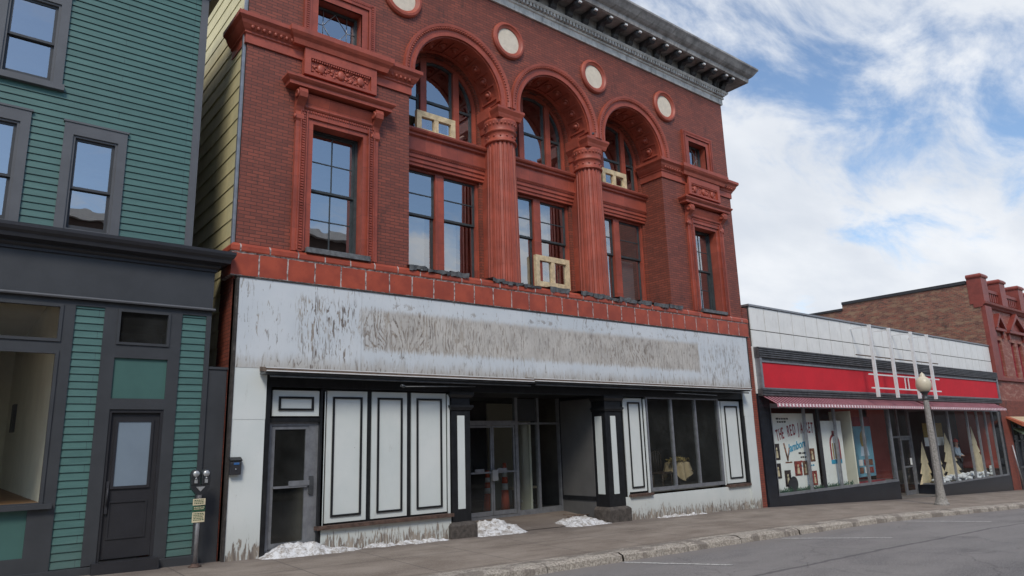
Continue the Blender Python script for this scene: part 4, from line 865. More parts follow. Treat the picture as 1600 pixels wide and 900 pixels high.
# entrance interior
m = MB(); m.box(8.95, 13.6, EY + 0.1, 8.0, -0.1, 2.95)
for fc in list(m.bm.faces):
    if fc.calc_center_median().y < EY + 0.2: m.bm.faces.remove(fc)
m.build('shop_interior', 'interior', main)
MB().box(12.06, 12.12, EY + 0.08, EY + 0.5, -0.1, 2.7).build('partition', 'interior_w', main)
M['beige_wall'] = plain('beige_inner_wall', (0.52, 0.48, 0.36), 0.9, 0.1, 1)
MB().box(11.9, 13.4, 3.3, 3.36, -0.1, 2.7).build('partition', 'beige_wall', main)
# display window on the right
f = MB()
f.frame(14.68, 17.90, 0.27, 2.70, -0.02, 0.08, 0.06, tb=0.09, tt=0.04)
for xx in (15.74, 16.80): f.box(xx - 0.03, xx + 0.03, -0.018, 0.075, 0.36, 2.66)
dw = f.build('display_window', 'alu', main)
MB().quad((14.7, 0.03, 0.3), (17.88, 0.03, 0.3), (17.88, 0.03, 2.68), (14.7, 0.03, 2.68)).build('pane', 'dimglass', dw)
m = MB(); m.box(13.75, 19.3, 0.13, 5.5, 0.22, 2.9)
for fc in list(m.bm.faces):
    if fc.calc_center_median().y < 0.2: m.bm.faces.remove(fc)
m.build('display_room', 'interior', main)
MB().box(14.9, 15.0, 0.4, 1.6, 0.22, 2.0).build('screen', 'shade_dim', main)

# ------------------------------------------------------------------ green clapboard building
gb = thing('clapboard_building', 'green clapboard building with charcoal trim and cornice, beside the yellow sided wall', 'building', (0.5, 0.3, gz(0.5)))
def lap(mb, x0, x1, z0, z1, y, pitch=0.113, zo=0.0, d=0.017):
    k = math.floor((z0 - zo) / pitch); z = zo + k * pitch
    while z < z1 - 1e-4:
        a, b = max(z, z0), min(z + pitch, z1)
        ya = y - d + d * (a - z) / pitch; yb = y - d + d * (b - z) / pitch
        mb.quad((x0, ya, a), (x1, ya, a), (x1, yb, b), (x0, yb, b))
        if a == z: mb.quad((x0, y, z), (x1, y, z), (x1, ya, z), (x0, ya, z))
        z += pitch
m = MB()
# openings: upper windows (casing outer rectangles)
ops = [(-1.72, -0.28, 5.06, 6.87), (0.28 - 0.45, 0.63, 5.06, 6.88), (1.08, 1.98, 5.06, 6.85), (-0.95, 0.98, 7.38, 9.05)]
def lapholes(mb, x0, x1, z0, z1, y, holes):
    zs = sorted({z0, z1} | {h[2] for h in holes} | {h[3] for h in holes}); zs = [z for z in zs if z0 <= z <= z1]
    for a, b in zip(zs, zs[1:]):
        hs = sorted([(h[0], h[1]) for h in holes if h[2] <= a + 1e-5 and h[3] >= b - 1e-5]); x = x0
        for ha, hb in hs:
            if ha > x: lap(mb, x, ha + 0.01, a, b, y)
            x = max(x, hb - 0.01)
        if x < x1: lap(mb, x, x1, a, b, y)
lapholes(m, -6.0, 3.0, 4.9, 9.95, 0.0, ops)
m.build('clapboard_wall', 'green', gb)
m = MB(); m.box(2.99, 3.115, -0.03, 0.12, 4.9, 9.95); m.build('corner_board', 'trim2', gb)
m = MB(); m.box(2.95, 3.10, 0.1, 12, 4.9, 10.2); m.box(-6, -5.9, 0.1, 12, -1, 10.2); m.box(-6, 3.1, 11.9, 12, -1, 10.2); m.build('side_wall', 'trim', gb)
MB().box(-6, 3.1, 0.0, 12, 10.2, 10.3).build('roof', 'roof', gb)
m = MB(); m.wrap([(0, 9.86), (0.04, 9.86), (0.04, 9.98), (0.10, 10.0), (0.12, 10.06), (0.26, 10.12), (0.30, 10.25), (0.33, 10.30), (0, 10.34)], -6, 3.1, 0.0, 12); m.build('roof_cornice', 'trim', gb)
def gwin(x0, x1, z0, z1, t=0.13, sill=False, head=0.2):
    w = sash_window(gb, x0 + t, x1 - t, z0 + (0.06 if sill else 0), z1 - head, 0.0, cols=1, rows=1, ft=0.035, meet=0.455 if not sill else 0.5, frame='trim2', lower_cols=1, lower_rows=1, st=0.04, glassmat='glass')
    c = MB(); c.box(x0, x0 + t, -0.045, 0.05, z0, z1); c.box(x1 - t, x1, -0.045, 0.05, z0, z1); c.box(x0 + t, x1 - t, -0.045, 0.05, z1 - head, z1); c.box(x0 - 0.02, x1 + 0.02, -0.06, 0.04, z1, z1 + 0.03)
    if sill: c.box(x0 - 0.02, x1 + 0.03, -0.09, 0.05, z0 - 0.04, z0 + 0.06)
    c.build('casing', 'trim2', w); return w
gwin(-1.72, -0.28, 5.06, 6.87); gwin(-0.17, 0.63, 5.06, 6.88); gwin(1.08, 1.98, 5.06, 6.85); gwin(0.02, 0.98, 7.38, 9.05, t=0.13, sill=True); gwin(-0.95, 0.0, 7.38, 9.05, t=0.13, sill=True)
m = MB(); m.box(-5.8, 2.9, 0.35, 6, 4.95, 10.1)
for fc in list(m.bm.faces):
    if fc.calc_center_median().y < 0.4: m.bm.faces.remove(fc)
m.quad((-5.8, 0.2, 7.1), (2.9, 0.2, 7.1), (2.9, 6, 7.1), (-5.8, 6, 7.1)); m.build('upper_room', 'interior', gb)
# cornice over the shop, sign band
m = MB(); m.wrap([(0, 4.66), (0.03, 4.66), (0.03, 4.70), (0.06, 4.72), (0.08, 4.74), (0.08, 4.77), (0.20, 4.80), (0.21, 4.86), (0.25, 4.90), (0.27, 4.95), (0.27, 5.0), (0.0, 5.06)], -6, 3.52, -0.04, 0.5, left=False); m.build('shop_cornice', 'door_dark', gb)
m = MB(); m.box(-6, 3.52, -0.04, 0.5, 4.0, 4.67); m.build('sign_band', 'trim', gb)
m = MB(); m.wrap([(0, 3.97), (0.035, 3.97), (0.045, 3.99), (0.035, 4.01), (0, 4.02)], -6, 3.52, -0.04, 0.5, left=False); m.build('band_moulding', 'trim2', gb)
m = MB(); m.quad((3.52, 0.0, -1), (3.52, 0.5, -1), (3.52, 0.5, 4.9), (3.52, 0.0, 4.9)); m.quad((3.1, 0.5, -1), (3.52, 0.5, -1), (3.52, 0.5, 4.9), (3.1, 0.5, 4.9)); m.build('shop_side', 'trim', gb)
# ground storey framing
m = MB(); YF = -0.01
m.box(-6, 3.52, YF, 0.06, 3.88, 3.97)
for a, b_, za, zb in ((1.32, 1.50, -0.02, 3.88), (1.90, 2.09, 0.0, 3.88), (2.87, 3.05, -0.02, 3.88), (3.44, 3.52, -0.3, 3.88)): m.box(a, b_, YF, 0.07, za, zb)
m.box(-6, 1.32, YF, 0.07, 3.16, 3.30); m.box(2.09, 2.87, YF, 0.07, 3.10, 3.31); m.box(2.09, 2.87, YF + 0.0, 0.10, 2.29, 2.46); m.box(2.09, 2.20, YF, 0.1, 2.0, 2.29) if False else None
m.box(-6, 1.32, YF, 0.07, -0.02, 0.20); m.box(1.17, 1.32, YF, 0.07, 0.20, 0.90); m.box(0.2, 0.35, YF, 0.07, 0.20, 0.90)
m.box(1.90, 2.02, YF + 0.005, 0.12, 0.0, 2.3) if False else None
m.build('shop_framing', 'trim', gb)
m = MB(); m.box(-6, 1.45, -0.09, 0.06, 0.86, 0.93); m.build('window_ledge', 'trim', gb)
M['greenflat'] = plain('green_flat_panel', (0.055, 0.13, 0.115), 0.5, 0.08, 2, bump=0.05)
m = MB(); m.box(0.35, 1.17, 0.03, 0.06, 0.20, 0.86); m.build('green_panel', 'greenflat', gb)
m = MB(); m.box(2.07, 2.89, 0.025, 0.06, 2.46, 3.10); m.build('green_panel', 'greenflat', gb)
m = MB(); lap(m, 1.49, 1.91, -0.02, 3.88, 0.025, pitch=0.113); m.build('clapboard_strip', 'green', gb)
m = MB(); lap(m, 3.04, 3.45, -0.02, 3.88, 0.025, pitch=0.113); m.build('clapboard_strip', 'green', gb)
m = MB(); m.prism_x([(-0.05, -1.0), (-0.05, -0.02), (0.07, 0.0), (0.07, -1.0)], -6, 3.54); m.build('base_board', 'trim', gb)
f = MB().frame(2.09, 2.87, 3.31, 3.88, -0.03, 0.05, 0.04).build('transom_window', 'trim', gb); MB().quad((2.1, 0.03, 3.32), (2.86, 0.03, 3.32), (2.86, 0.03, 3.87), (2.1, 0.03, 3.87)).build('pane', 'dimglass', f)
f = MB().frame(-1.5, 1.34, 3.30, 3.88, -0.03, 0.05, 0.045).build('transom_window', 'trim', gb); MB().quad((-1.5, 0.03, 3.32), (1.32, 0.03, 3.32), (1.32, 0.03, 3.87), (-1.5, 0.03, 3.87)).build('pane', 'dimglass', f)
f = MB().frame(-1.5, 1.34, 0.93, 3.16, -0.03, 0.05, 0.045, tb=0.02).build('shop_window', 'trim', gb); MB().quad((-1.5, 0.03, 0.93), (1.32, 0.03, 0.93), (1.32, 0.03, 3.15), (-1.5, 0.03, 3.15)).build('pane', 'shopglass', f)
m = MB(); m.quad((1.47, 0.08, 0.85), (1.47, 10.5, 0.85), (1.47, 10.5, 4.5), (1.47, 0.08, 4.5)); m.quad((1.47, 10.5, 0.85), (-5.9, 10.5, 0.85), (-5.9, 10.5, 4.5), (1.47, 10.5, 4.5)); m.quad((-5.9, 0.08, 0.85), (-5.9, 10.5, 0.85), (-5.9, 10.5, 4.5), (-5.9, 0.08, 4.5)); m.build('room_wall', 'interior_w', gb)
m = MB(); m.quad((-5.9, 0.08, 0.87), (1.47, 0.08, 0.87), (1.47, 10.5, 0.87), (-5.9, 10.5, 0.87)); m.build('window_floor', 'floorwood', gb); m = MB(); m.quad((-5.9, 0.08, 4.5), (1.47, 0.08, 4.5), (1.47, 10.5, 4.5), (-5.9, 10.5, 4.5)); m.build('room_ceiling', 'interior_w', gb)
MB().box(1.40, 1.468, 7.9, 8.4, 2.2, 2.85).build('wall_switch_box', 'ink', gb)
m = MB(); m.box(1.6, 3.4, 0.14, 3, 3.2, 3.95)
for fc in list(m.bm.faces):
    if fc.calc_center_median().y < 0.2: m.bm.faces.remove(fc)
m.build('transom_space', 'interior', gb)
# door
d = MB().box(2.13, 2.83, 0.06, 0.11, 0.06, 2.24).build('door', 'door_dark', gb)
MB().box(2.09, 2.13, 0.01, 0.12, 0.0, 2.29).box(2.83, 2.87, 0.01, 0.12, 0.0, 2.29).box(2.13, 2.83, 0.01, 0.12, 2.24, 2.29).build('door_frame', 'door_dark', d)
MB().frame(2.20, 2.75, 1.08, 2.14, 0.035, 0.062, 0.04).build('glass_stop', 'door_dark', d); MB().box(2.24, 2.71, 0.048, 0.059, 1.12, 2.10).build('door_pane', 'frosted', d)
MB().frame(2.20, 2.74, 0.34, 0.90, 0.045, 0.062, 0.025).build('lower_panel', 'door_dark', d)
MB().box(2.145, 2.185, 0.02, 0.05, 0.72, 1.20).tube((2.165, -0.01, 0.86), (2.165, -0.01, 1.1), 0.012).box(2.15, 2.18, -0.01, 0.05, 0.85, 0.88).box(2.15, 2.18, -0.01, 0.05, 1.08, 1.11).build('handle', 'ink', d)
MB().box(2.02, 2.93, -0.16, 0.12, -0.16, 0.03).build('door_step', 'door_dark', gb)
# infill between the two buildings
MB().box(3.53, 3.84, 0.03, 0.10, -0.6, 2.98).box(3.525, 3.86, 0.01, 0.12, 2.98, 3.02).build('alley_panel', 'trim', gb)

# ------------------------------------------------------------------ parking meter
mx_, my_ = 3.42, -0.30; mz = gz(mx_, my_)
pm = thing('parking_meter', 'double headed parking meter on a leaning galvanised pole in front of green clapboards', 'parking meter', (mx_, my_, mz))
MB().lathe([(0.10, 0), (0.10, 0.012), (0.06, 0.03), (0.05, 0.05)], (mx_, my_, mz), n=16).build('base', 'rust', pm)
MB().tube((mx_, my_, mz), (mx_ + 0.0, my_ - 0.01, mz + 1.16), 0.033, n=14).tube((mx_, my_, mz + 1.0), (mx_, my_ - 0.01, mz + 1.17), 0.040, n=14).build('pole', 'galv', pm)
yk = MB(); yk.prism_y([(mx_ - 0.14, mz + 1.24), (mx_ + 0.14, mz + 1.24), (mx_ + 0.14, mz + 1.20), (mx_ + 0.05, mz + 1.09), (mx_ - 0.05, mz + 1.09), (mx_ - 0.14, mz + 1.20)], my_ - 0.05, my_ + 0.05); yk.build('yoke', 'meter', pm)
MB().prism_y([(mx_ - 0.07, mz + 1.215), (mx_ + 0.07, mz + 1.215), (mx_, mz + 1.14)], my_ - 0.057, my_ - 0.05).build('yoke_plate', 'meterface', pm)
for dx in (-0.078, 0.078):
    h = MB(); pts = [(mx_ + dx - 0.062, mz + 1.24), (mx_ + dx + 0.062, mz + 1.24), (mx_ + dx + 0.072, mz + 1.38)] + [(mx_ + dx + 0.072 * math.cos(t), mz + 1.40 + 0.085 * math.sin(t)) for t in [PI * i / 12 for i in range(13)]] + [(mx_ + dx - 0.072, mz + 1.38)]
    h.prism_y(pts, my_ - 0.055, my_ + 0.055); ho = h.build('meter_head', 'meter', pm, bevel=0.012)
    MB().lathe([(0.052, 0), (0.045, 0.012), (0.001, 0.02)], (mx_ + dx, my_ - 0.054, mz + 1.415), (0, -1, 0), 20).build('dial_window', 'meterface', ho)
    MB().box(mx_ + dx - 0.022, mx_ + dx + 0.022, my_ - 0.066, my_ - 0.054, mz + 1.27, mz + 1.33).lathe([(0.016, 0), (0.014, 0.015), (0.001, 0.017)], (mx_ + dx, my_ - 0.06, mz + 1.345), (0, -1, 0), 10).build('coin_slot', 'meterface', ho)
for (za, zb, mt, ink) in ((0.93, 1.03, 'signcream', 'signgreen'), (0.835, 0.92, 'signgreen', 'signcream'), (0.67, 0.825, 'signcream', 'signgreen')):
    so_ = MB().box(mx_ - 0.10, mx_ + 0.09, my_ - 0.048, my_ - 0.042, mz + za, mz + zb).build('rate_sign', mt, pm, bevel=0.002)
    p = MB(); rg = random.Random(int(za * 100)); z = mz + zb - 0.028
    while z > mz + za + 0.012:
        x = mx_ - 0.08
        while x < mx_ + 0.06: w = rg.uniform(0.012, 0.03); p.box(x, x + w, my_ - 0.0505, my_ - 0.048, z, z + 0.012); x += w + 0.008
        z -= 0.024
    p.build('print', ink, so_)

# mailbox on the white pier
mb_ = thing('mailbox', 'small black wall mailbox with a blue label on the peeling white pier', 'mailbox', (4.0, -0.10, 1.20))
MB().prism_x([(-0.096, 1.21), (-0.18, 1.21), (-0.195, 1.40), (-0.185, 1.44), (-0.10, 1.48), (-0.096, 1.48)], 3.92, 4.10).build('box', 'ink', mb_, bevel=0.008)
MB().prism_x([(-0.092, 1.475), (-0.20, 1.435), (-0.205, 1.45), (-0.10, 1.50), (-0.092, 1.50)], 3.91, 4.11).build('lid', 'black', mb_)
MB().box(3.97, 4.06, -0.199, -0.192, 1.375, 1.41).build('label_plate', 'mailblue', mb_)
MB().lathe([(0.014, 0), (0.012, 0.01), (0.001, 0.011)], (4.01, -0.19, 1.30), (0, -1, 0), 12).build('lock', 'alu', mb_)

# pigeon on the second capital
pg = MB(); px_, py_, pz_ = 13.36, -0.02, 9.76
pg.ball((px_, py_, pz_ + 0.12), 0.075, 1.55, 0.95, 0.95, 3); pg.ball((px_ + 0.13, py_, pz_ + 0.20), 0.038, 1, 0.9, 1.0, 2); pg.lathe([(0.055, 0), (0.035, 0.09)], (px_ + 0.07, py_, pz_ + 0.13), (0.6, 0, 0.7), 12)
pg.lathe([(0.05, 0), (0.035, 0.10), (0.03, 0.16)], (px_ - 0.07, py_, pz_ + 0.12), (-1, 0, -0.25), 10); pg.lathe([(0.01, 0), (0.001, 0.03)], (px_ + 0.163, py_, pz_ + 0.195), (1, 0, -0.1), 8)
for q in (-0.02, 0.02): pg.tube((px_, py_ + q, pz_), (px_ + 0.01, py_ + q, pz_ + 0.06), 0.006, n=6)
tag(pg.build('pigeon', 'pigeon', loc=(px_, py_, pz_)), 'grey pigeon perched on top of the right hand column capital', 'bird')

# ------------------------------------------------------------------ snow
def snow(name, x0, x1, y0, y1, h, seed, label, prof=None, nx=54, ny=26):
    m = MB(); rows = []
    for i in range(nx + 1):
        row = []
        for j in range(ny + 1):
            u = i / nx; v = j / ny; x = x0 + (x1 - x0) * u; y = y0 + (y1 - y0) * v
            e = (1 - abs(2 * u - 1) ** 2.6) * (1 - abs(2 * v - 1) ** (2.2)) if prof is None else prof(u, v)
            nz = mnoise.fractal(Vector((x * 2.6 + seed, y * 3.5, seed)), 0.7, 2.2, 6); n2 = mnoise.fractal(Vector((x * 9 + seed, y * 9, seed)), 0.8, 2.1, 4)
            z = max(0, e) * h * (0.85 + 0.45 * nz) + 0.022 * n2 * (1 if e > 0.05 else 0) - 0.03 + 0.02 * e
            zb = gz(x, min(y, 0)) + 0.005 + (0.06 * y if y > 0 and 8.9 < x < 13.1 else 0)
            row.append(m.v(x, y, zb + max(z, -0.06)))
        rows.append(row)
    for i in range(nx):
        for j in range(ny):
            f = m.bm.faces.new((rows[i][j], rows[i + 1][j], rows[i + 1][j + 1], rows[i][j + 1])); f.smooth = True
    o = m.build(name, 'snow', loc=((x0 + x1) / 2, (y0 + y1) / 2, gz((x0 + x1) / 2))); tag(o, label, 'snow pile', 'old snow left along the shopfront')
snow('snow_pile', 4.45, 6.5, -0.38, 0.02, 0.20, 2.0, 'long dirty snow heap against the aluminium side door', lambda u, v: min(1, u * 5) * max(0, 1 - max(0, u - 0.45) * 1.75) ** 1.2 * min(1, (v) * 2.2) ** 1.1 * (1 if v < 1 else 0))
snow('snow_pile', 6.3, 8.4, -0.30, 0.0, 0.07, 5.0, 'thin broken line of snow under the three white panels', lambda u, v: (0.75 + 0.9 * mnoise.noise(Vector((u * 14, v * 2, 1)))) * min(1, u * 6, (1 - u) * 6) * min(1, v * 1.6))
snow('snow_pile', 8.92, 10.45, -0.28, 0.75, 0.24, 9.0, 'rounded snow heap beside the left black pillar at the entrance')
snow('snow_pile', 11.55, 13.02, -0.25, 0.62, 0.17, 14.0, 'low snow heap beside the right black pillar with sticks behind')
snow('snow_pile', 14.6, 17.0, -0.22, -0.02, 0.06, 21.0, 'faint strip of snow at the foot of the bulkhead under the three pane window', lambda u, v: (0.7 + 0.9 * mnoise.noise(Vector((u * 14, v * 2, 7)))) * min(1, u * 6, (1 - u) * 6) * min(1, v * 1.6))
# sticks
st = thing('stick_heap', 'heap of broken sticks on the entrance floor beside the right black pillar', 'debris', (12.8, 0.6, gz(12.8)))
rg = random.Random(4)
for i in range(16):
    a = rg.uniform(-0.5, 0.5); c_ = Vector((rg.uniform(12.45, 12.95), rg.uniform(0.35, 0.95), gz(12.8) + rg.uniform(0.05, 0.16))); L = rg.uniform(0.2, 0.55); d_ = Vector((math.cos(a), math.sin(a), rg.uniform(-0.12, 0.2)))
    MB().tube(c_ - d_ * L, c_ + d_ * L * 0.6, rg.uniform(0.008, 0.02), 0.006, n=6).build('stick', 'stick', st)

# ------------------------------------------------------------------ things behind the entrance glass
def cone(x, y, z, h, lab, tall=True):
    t = thing('traffic_cone', lab, 'traffic cone', (x, y, z), 'orange cones stored behind the entrance doors')
    b = 0.15; MB().prism_z([(x - b, y - b), (x + b, y - b), (x + b, y + b), (x - b, y + b)], z, z + 0.04).build('base', 'ink', t)
    r0, r1 = 0.12, 0.045; f = lambda k: r0 + (r1 - r0) * k
    for a, c_, mt, nm in ((0, .42, 'orange', 'cone_body'), (.42, .56, 'white', 'reflective_band'), (.56, .70, 'orange', 'cone_body'), (.70, .82, 'white', 'reflective_band'), (.82, 1.0, 'orange', 'cone_body')):
        MB().lathe([(f(a), 0), (f(c_), (c_ - a) * h)], (x, y, z + 0.04 + a * h), n=24).build(nm, mt, t)
    return t
cone(11.55, 2.15, -0.08, 1.15, 'tall orange cone with white bands nearest the centre of the glass entrance'); cone(11.15, 2.35, -0.08, 0.98, 'orange cone behind the padlocked centre stile of the entrance doors')
cone(10.15, 2.1, -0.08, 1.0, 'orange cone seen low through the left glass door leaf')
t = thing('small_table', 'low pale table just inside the narrow sidelight of the entrance', 'table', (12.0, 2.5, -0.1))
MB().box(11.85, 12.75, 2.2, 2.6, 0.42, 0.47).build('table_top', 'cardboard', t)
for a, b_ in ((11.9, 2.25), (12.7, 2.25), (11.9, 2.55), (12.7, 2.55)): MB().box(a - 0.02, a + 0.02, b_ - 0.02, b_ + 0.02, -0.1, 0.42).build('leg', 'wood_dark', t)
bg_ = MB(); rg = random.Random(2)
for i in range(7): bg_.ball((12.1 + rg.uniform(0, 0.4), 2.2 + rg.uniform(-0.1, 0.15), 0.02 + rg.uniform(0, 0.22)), rg.uniform(0.06, 0.11), 1.2, 0.9, 0.8, 1)
tag(bg_.build('rag_bundle', 'cotton', loc=(12.3, 2.25, -0.1)), 'crumpled white rags heaped below the low pale table', 'rags')

# display window contents
t = thing('draped_table', 'round table under pale draped cloth behind the three pane window', 'table', (16.95, 0.9, 0.22))
m = MB(); rows = []
for k_, (r, z) in enumerate(((0.001, 0.93), (0.34, 0.93), (0.37, 0.915), (0.39, 0.80), (0.42, 0.68), (0.45, 0.56))):
    row = []
    for i in range(72):
        a = 2 * PI * i / 72; w = 1 + (0.0 if k_ < 2 else 0.035 * k_) * math.sin(9 * a + 0.6) + (0.01 * k_ * math.sin(5 * a) if k_ > 1 else 0); row.append(m.v(16.95 + r * w * math.cos(a), 0.9 + r * w * math.sin(a) * 0.85, z - (0.14 * math.sin(3 * a + 1) if k_ == 5 else 0)))
    rows.append(row)
for k_ in range(5):
    for i in range(72): m.bm.faces.new((rows[k_][i], rows[k_][(i + 1) % 72], rows[k_ + 1][(i + 1) % 72], rows[k_ + 1][i])).smooth = True
m.build('cloth', 'creamcloth', t); MB().tube((16.95, 0.9, 0.22), (16.95, 0.9, 0.9), 0.05).lathe([(0.25, 0), (0.22, 0.04), (0.06, 0.08)], (16.95, 0.9, 0.22), n=20).build('pedestal', 'wood_dark', t)
m = MB(); rg = random.Random(8)
for i in range(260):
    c_ = Vector((16.72 + rg.gauss(0, 0.17), 0.72 + rg.gauss(0, 0.08), 0.96 + abs(rg.gauss(0, 0.05)))); a = Vector((rg.uniform(-1, 1), rg.uniform(-1, 1), rg.uniform(-.4, 1))).normalized() * 0.06; b_ = a.cross(Vector((rg.uniform(-1, 1), rg.uniform(-1, 1), 0.3))).normalized() * 0.02
    m.quad(c_ - a, c_ + b_, c_ + a, c_ - b_)
tag(m.build('dried_flowers', 'leafdry', loc=(16.72, 0.75, 0.94)), 'spray of dried yellow flowers lying on the draped table', 'dried flowers')
t = thing('chair', 'dark wooden chair with a curved back beside the draped table', 'chair', (16.10, 0.8, 0.22))
MB().box(15.90, 16.35, 0.6, 1.0, 0.64, 0.69).build('seat', 'wood_dark', t)
for a, b_ in ((15.93, .63), (16.32, .63), (15.93, .97), (16.32, .97)): MB().tube((a, b_, 0.22), (a, b_, 0.64), 0.02).build('leg', 'wood_dark', t)
MB().arc(16.12, 1.05, [(0.2, 0.97), (0.2, 1.0), (0.23, 1.0), (0.23, 0.97)], 0, PI, 20).tube((15.91, 0.985, 0.69), (15.91, 0.985, 1.05), 0.015).tube((16.33, 0.985, 0.69), (16.33, 0.985, 1.05), 0.015).tube((16.12, 0.985, 0.69), (16.12, 0.985, 1.26), 0.012).tube((16.02, 0.985, 0.69), (16.02, 0.985, 1.23), 0.012).tube((16.22, 0.985, 0.69), (16.22, 0.985, 1.23), 0.012).build('backrest', 'wood_dark', t)

# ------------------------------------------------------------------ low white panelled store
SX0, SX1 = 19.95, 41.2
store = thing('store_building', 'low shop with white enamel panels above a long red fascia and a striped pink awning', 'building', (30, 0, gz(30)))
m = MB(); pit = 0.842; x = 19.99; first = True
n = int(round((SX1 - 20.0) / pit)); pit = (SX1 - 20.0) / n
for i in range(n):
    for za, zb in ((4.40, 4.935), (4.945, 5.70)):
        m.box(20.0 + i * pit + 0.006, 20.0 + (i + 1) * pit - 0.026, -0.03, 0.0, za, zb - 0.018)
m.build('enamel_panels', 'enamel', store)
MB().box(SX0, SX1, 0.0, 0.25, 2.8, 5.70).build('parapet_wall', 'flaky', store)
MB().box(SX0 - 0.02, SX1, -0.07, 0.30, 5.70, 5.76).build('coping', 'galv', store)
MB().box(SX0, SX1, 0.25, 14, 5.2, 5.3).build('roof', 'roof', store)
MB().box(SX0 - 0.02, SX0 + 0.30, -0.04, 0.05, 2.90, 4.39).build('end_pilaster', 'enamel', store)
m = MB(); m.box(19.97, 20.58, -0.05, 0.12, -1.0, 2.90)
m.build('black_pilaster', 'vitro', store); MB().box(40.95, 41.2, -0.05, 0.3, -2.0, 2.90).build('black_pilaster', 'vitro', store)
def ribs(z0, z1, n, y, x0, x1, d=0.035):
    prof = [(0.0, z0)]
    for i in range(n):
        a = z0 + (z1 - z0) * i / n; b = z0 + (z1 - z0) * (i + 1) / n; h = (b - a)
        prof += [(y + d, a + h * 0.08), (y, a + h * 0.3), (y, a + h * 0.7), (y + d, a + h * 0.92)]
    prof.append((0.0, z1)); return MB().prism_x(prof, x0, x1)
ribs(4.02, 4.36, 5, -0.24, 20.0, 41.1).build('upper_ribbed_band', 'louver', store)
ribs(2.82, 3.04, 3, -0.24, 20.0, 41.1).build('lower_ribbed_band', 'louver', store)
MB().box(20.14, 40.85, -0.18, 0.0, 3.08, 3.88).build('red_fascia', 'red', store)
MB().box(20.14, 40.9, -0.21, -0.0, 3.88, 3.93).build('fascia_trim', 'alu', store); MB().box(20.14, 40.9, -0.21, -0.0, 3.04, 3.08).build('fascia_trim', 'alu', store)
MB().box(20.02, 20.13, -0.22, 0.0, 3.045, 4.015).build('fascia_end', 'alu', store); MB().box(40.9, 41.05, -0.22, 0.0, 3.045, 4.015).build('fascia_end', 'alu', store)
MB().box(20.14, 40.9, -0.16, 0.0, 3.93, 4.018).build('shadow_gap', 'louver', store)
# base
MB().box(20.0, 28.95, -0.06, 0.3, -1.6, -0.24).build('black_base', 'vitro', store)
m = MB(); m.prism_z([(32.95, -0.06), (41.1, -0.06), (41.1, 0.3), (33.5, 0.3), (33.3, 1.05), (33.0, 1.05)], -2.2, -0.60); m.build('black_base', 'vitro', store)
MB().prism_z([(28.9, 0.0), (28.95, 0.0), (31.1, 1.0), (31.1, 1.1), (30.9, 1.1)], -1.6, -0.26).build('black_base', 'vitro', store)
# windows frames
f = MB(); f.box(20.55, 28.95, -0.05, 0.03, -0.25, -0.16); f.box(20.55, 28.95, -0.02, 0.03, 2.46, 2.60)
for xx in (20.58, 22.62, 24.62, 26.66, 28.88): f.box(xx - 0.045, xx + 0.045, -0.05, 0.03, -0.16, 2.46)
sw = f.build('shop_window', 'alu', store)
MB().box(23.5, 23.6, -0.03, 0.05, -0.16, 2.46).build('inner_mullion', 'ink', sw)
MB().quad((20.58, 0.0, -0.2), (28.88, 0.0, -0.2), (28.88, 0.0, 2.5), (20.58, 0.0, 2.5)).quad((28.88, 0.0, -0.2), (30.95, 1.0, -0.2), (30.95, 1.0, 2.5), (28.88, 0.0, 2.5)).build('pane', 'shopglass', sw)
f = MB(); f.box(33.0, 41.0, -0.05, 0.03, -0.62, -0.54); f.box(33.0, 41.0, -0.02, 0.03, 2.44, 2.6)
for xx in (33.04, 34.6, 36.78, 38.0, 39.05, 40.0, 40.95): f.box(xx - 0.04, xx + 0.04, -0.05, 0.03, -0.54, 2.44)
f.box(33.0, 33.06, 0.03, 1.0, -0.62, -0.54); f.box(33.02, 33.10, 0.96, 1.04, -0.6, 2.6); f.box(33.02, 33.08, 0.03, 0.96, 2.44, 2.6)
sw2 = f.build('shop_window', 'alu', store)
MB().quad((33.04, 0.0, -0.55), (40.95, 0.0, -0.55), (40.95, 0.0, 2.5), (33.04, 0.0, 2.5)).quad((33.04, 0.0, -0.55), (33.06, 1.0, -0.55), (33.06, 1.0, 2.5), (33.04, 0.0, 2.5)).build('pane', 'shopglass', sw2)
# entrance
f = MB()
for xx in (31.0, 31.95, 33.0): f.box(xx - 0.04, xx + 0.04, 0.97, 1.05, -1.05, 2.6)
f.box(31.0, 33.0, 0.975, 1.045, 1.35, 1.43); sd_ = f.build('door_frame', 'alu', store)
dl = MB().frame(32.0, 32.95, -0.98, 1.34, 0.985, 1.035, 0.09, tb=0.16).box(32.08, 32.9, 0.98, 1.03, 0.12, 0.18).build('door', 'alu', store); MB().box(32.62, 32.78, 0.96, 0.98, 0.22, 0.5).build('notice', 'paper', dl)
MB().quad((31.04, 1.01, -1.0), (32.96, 1.01, -1.0), (32.96, 1.01, 2.6), (31.04, 1.01, 2.6)).build('pane', 'shopglass', dl)
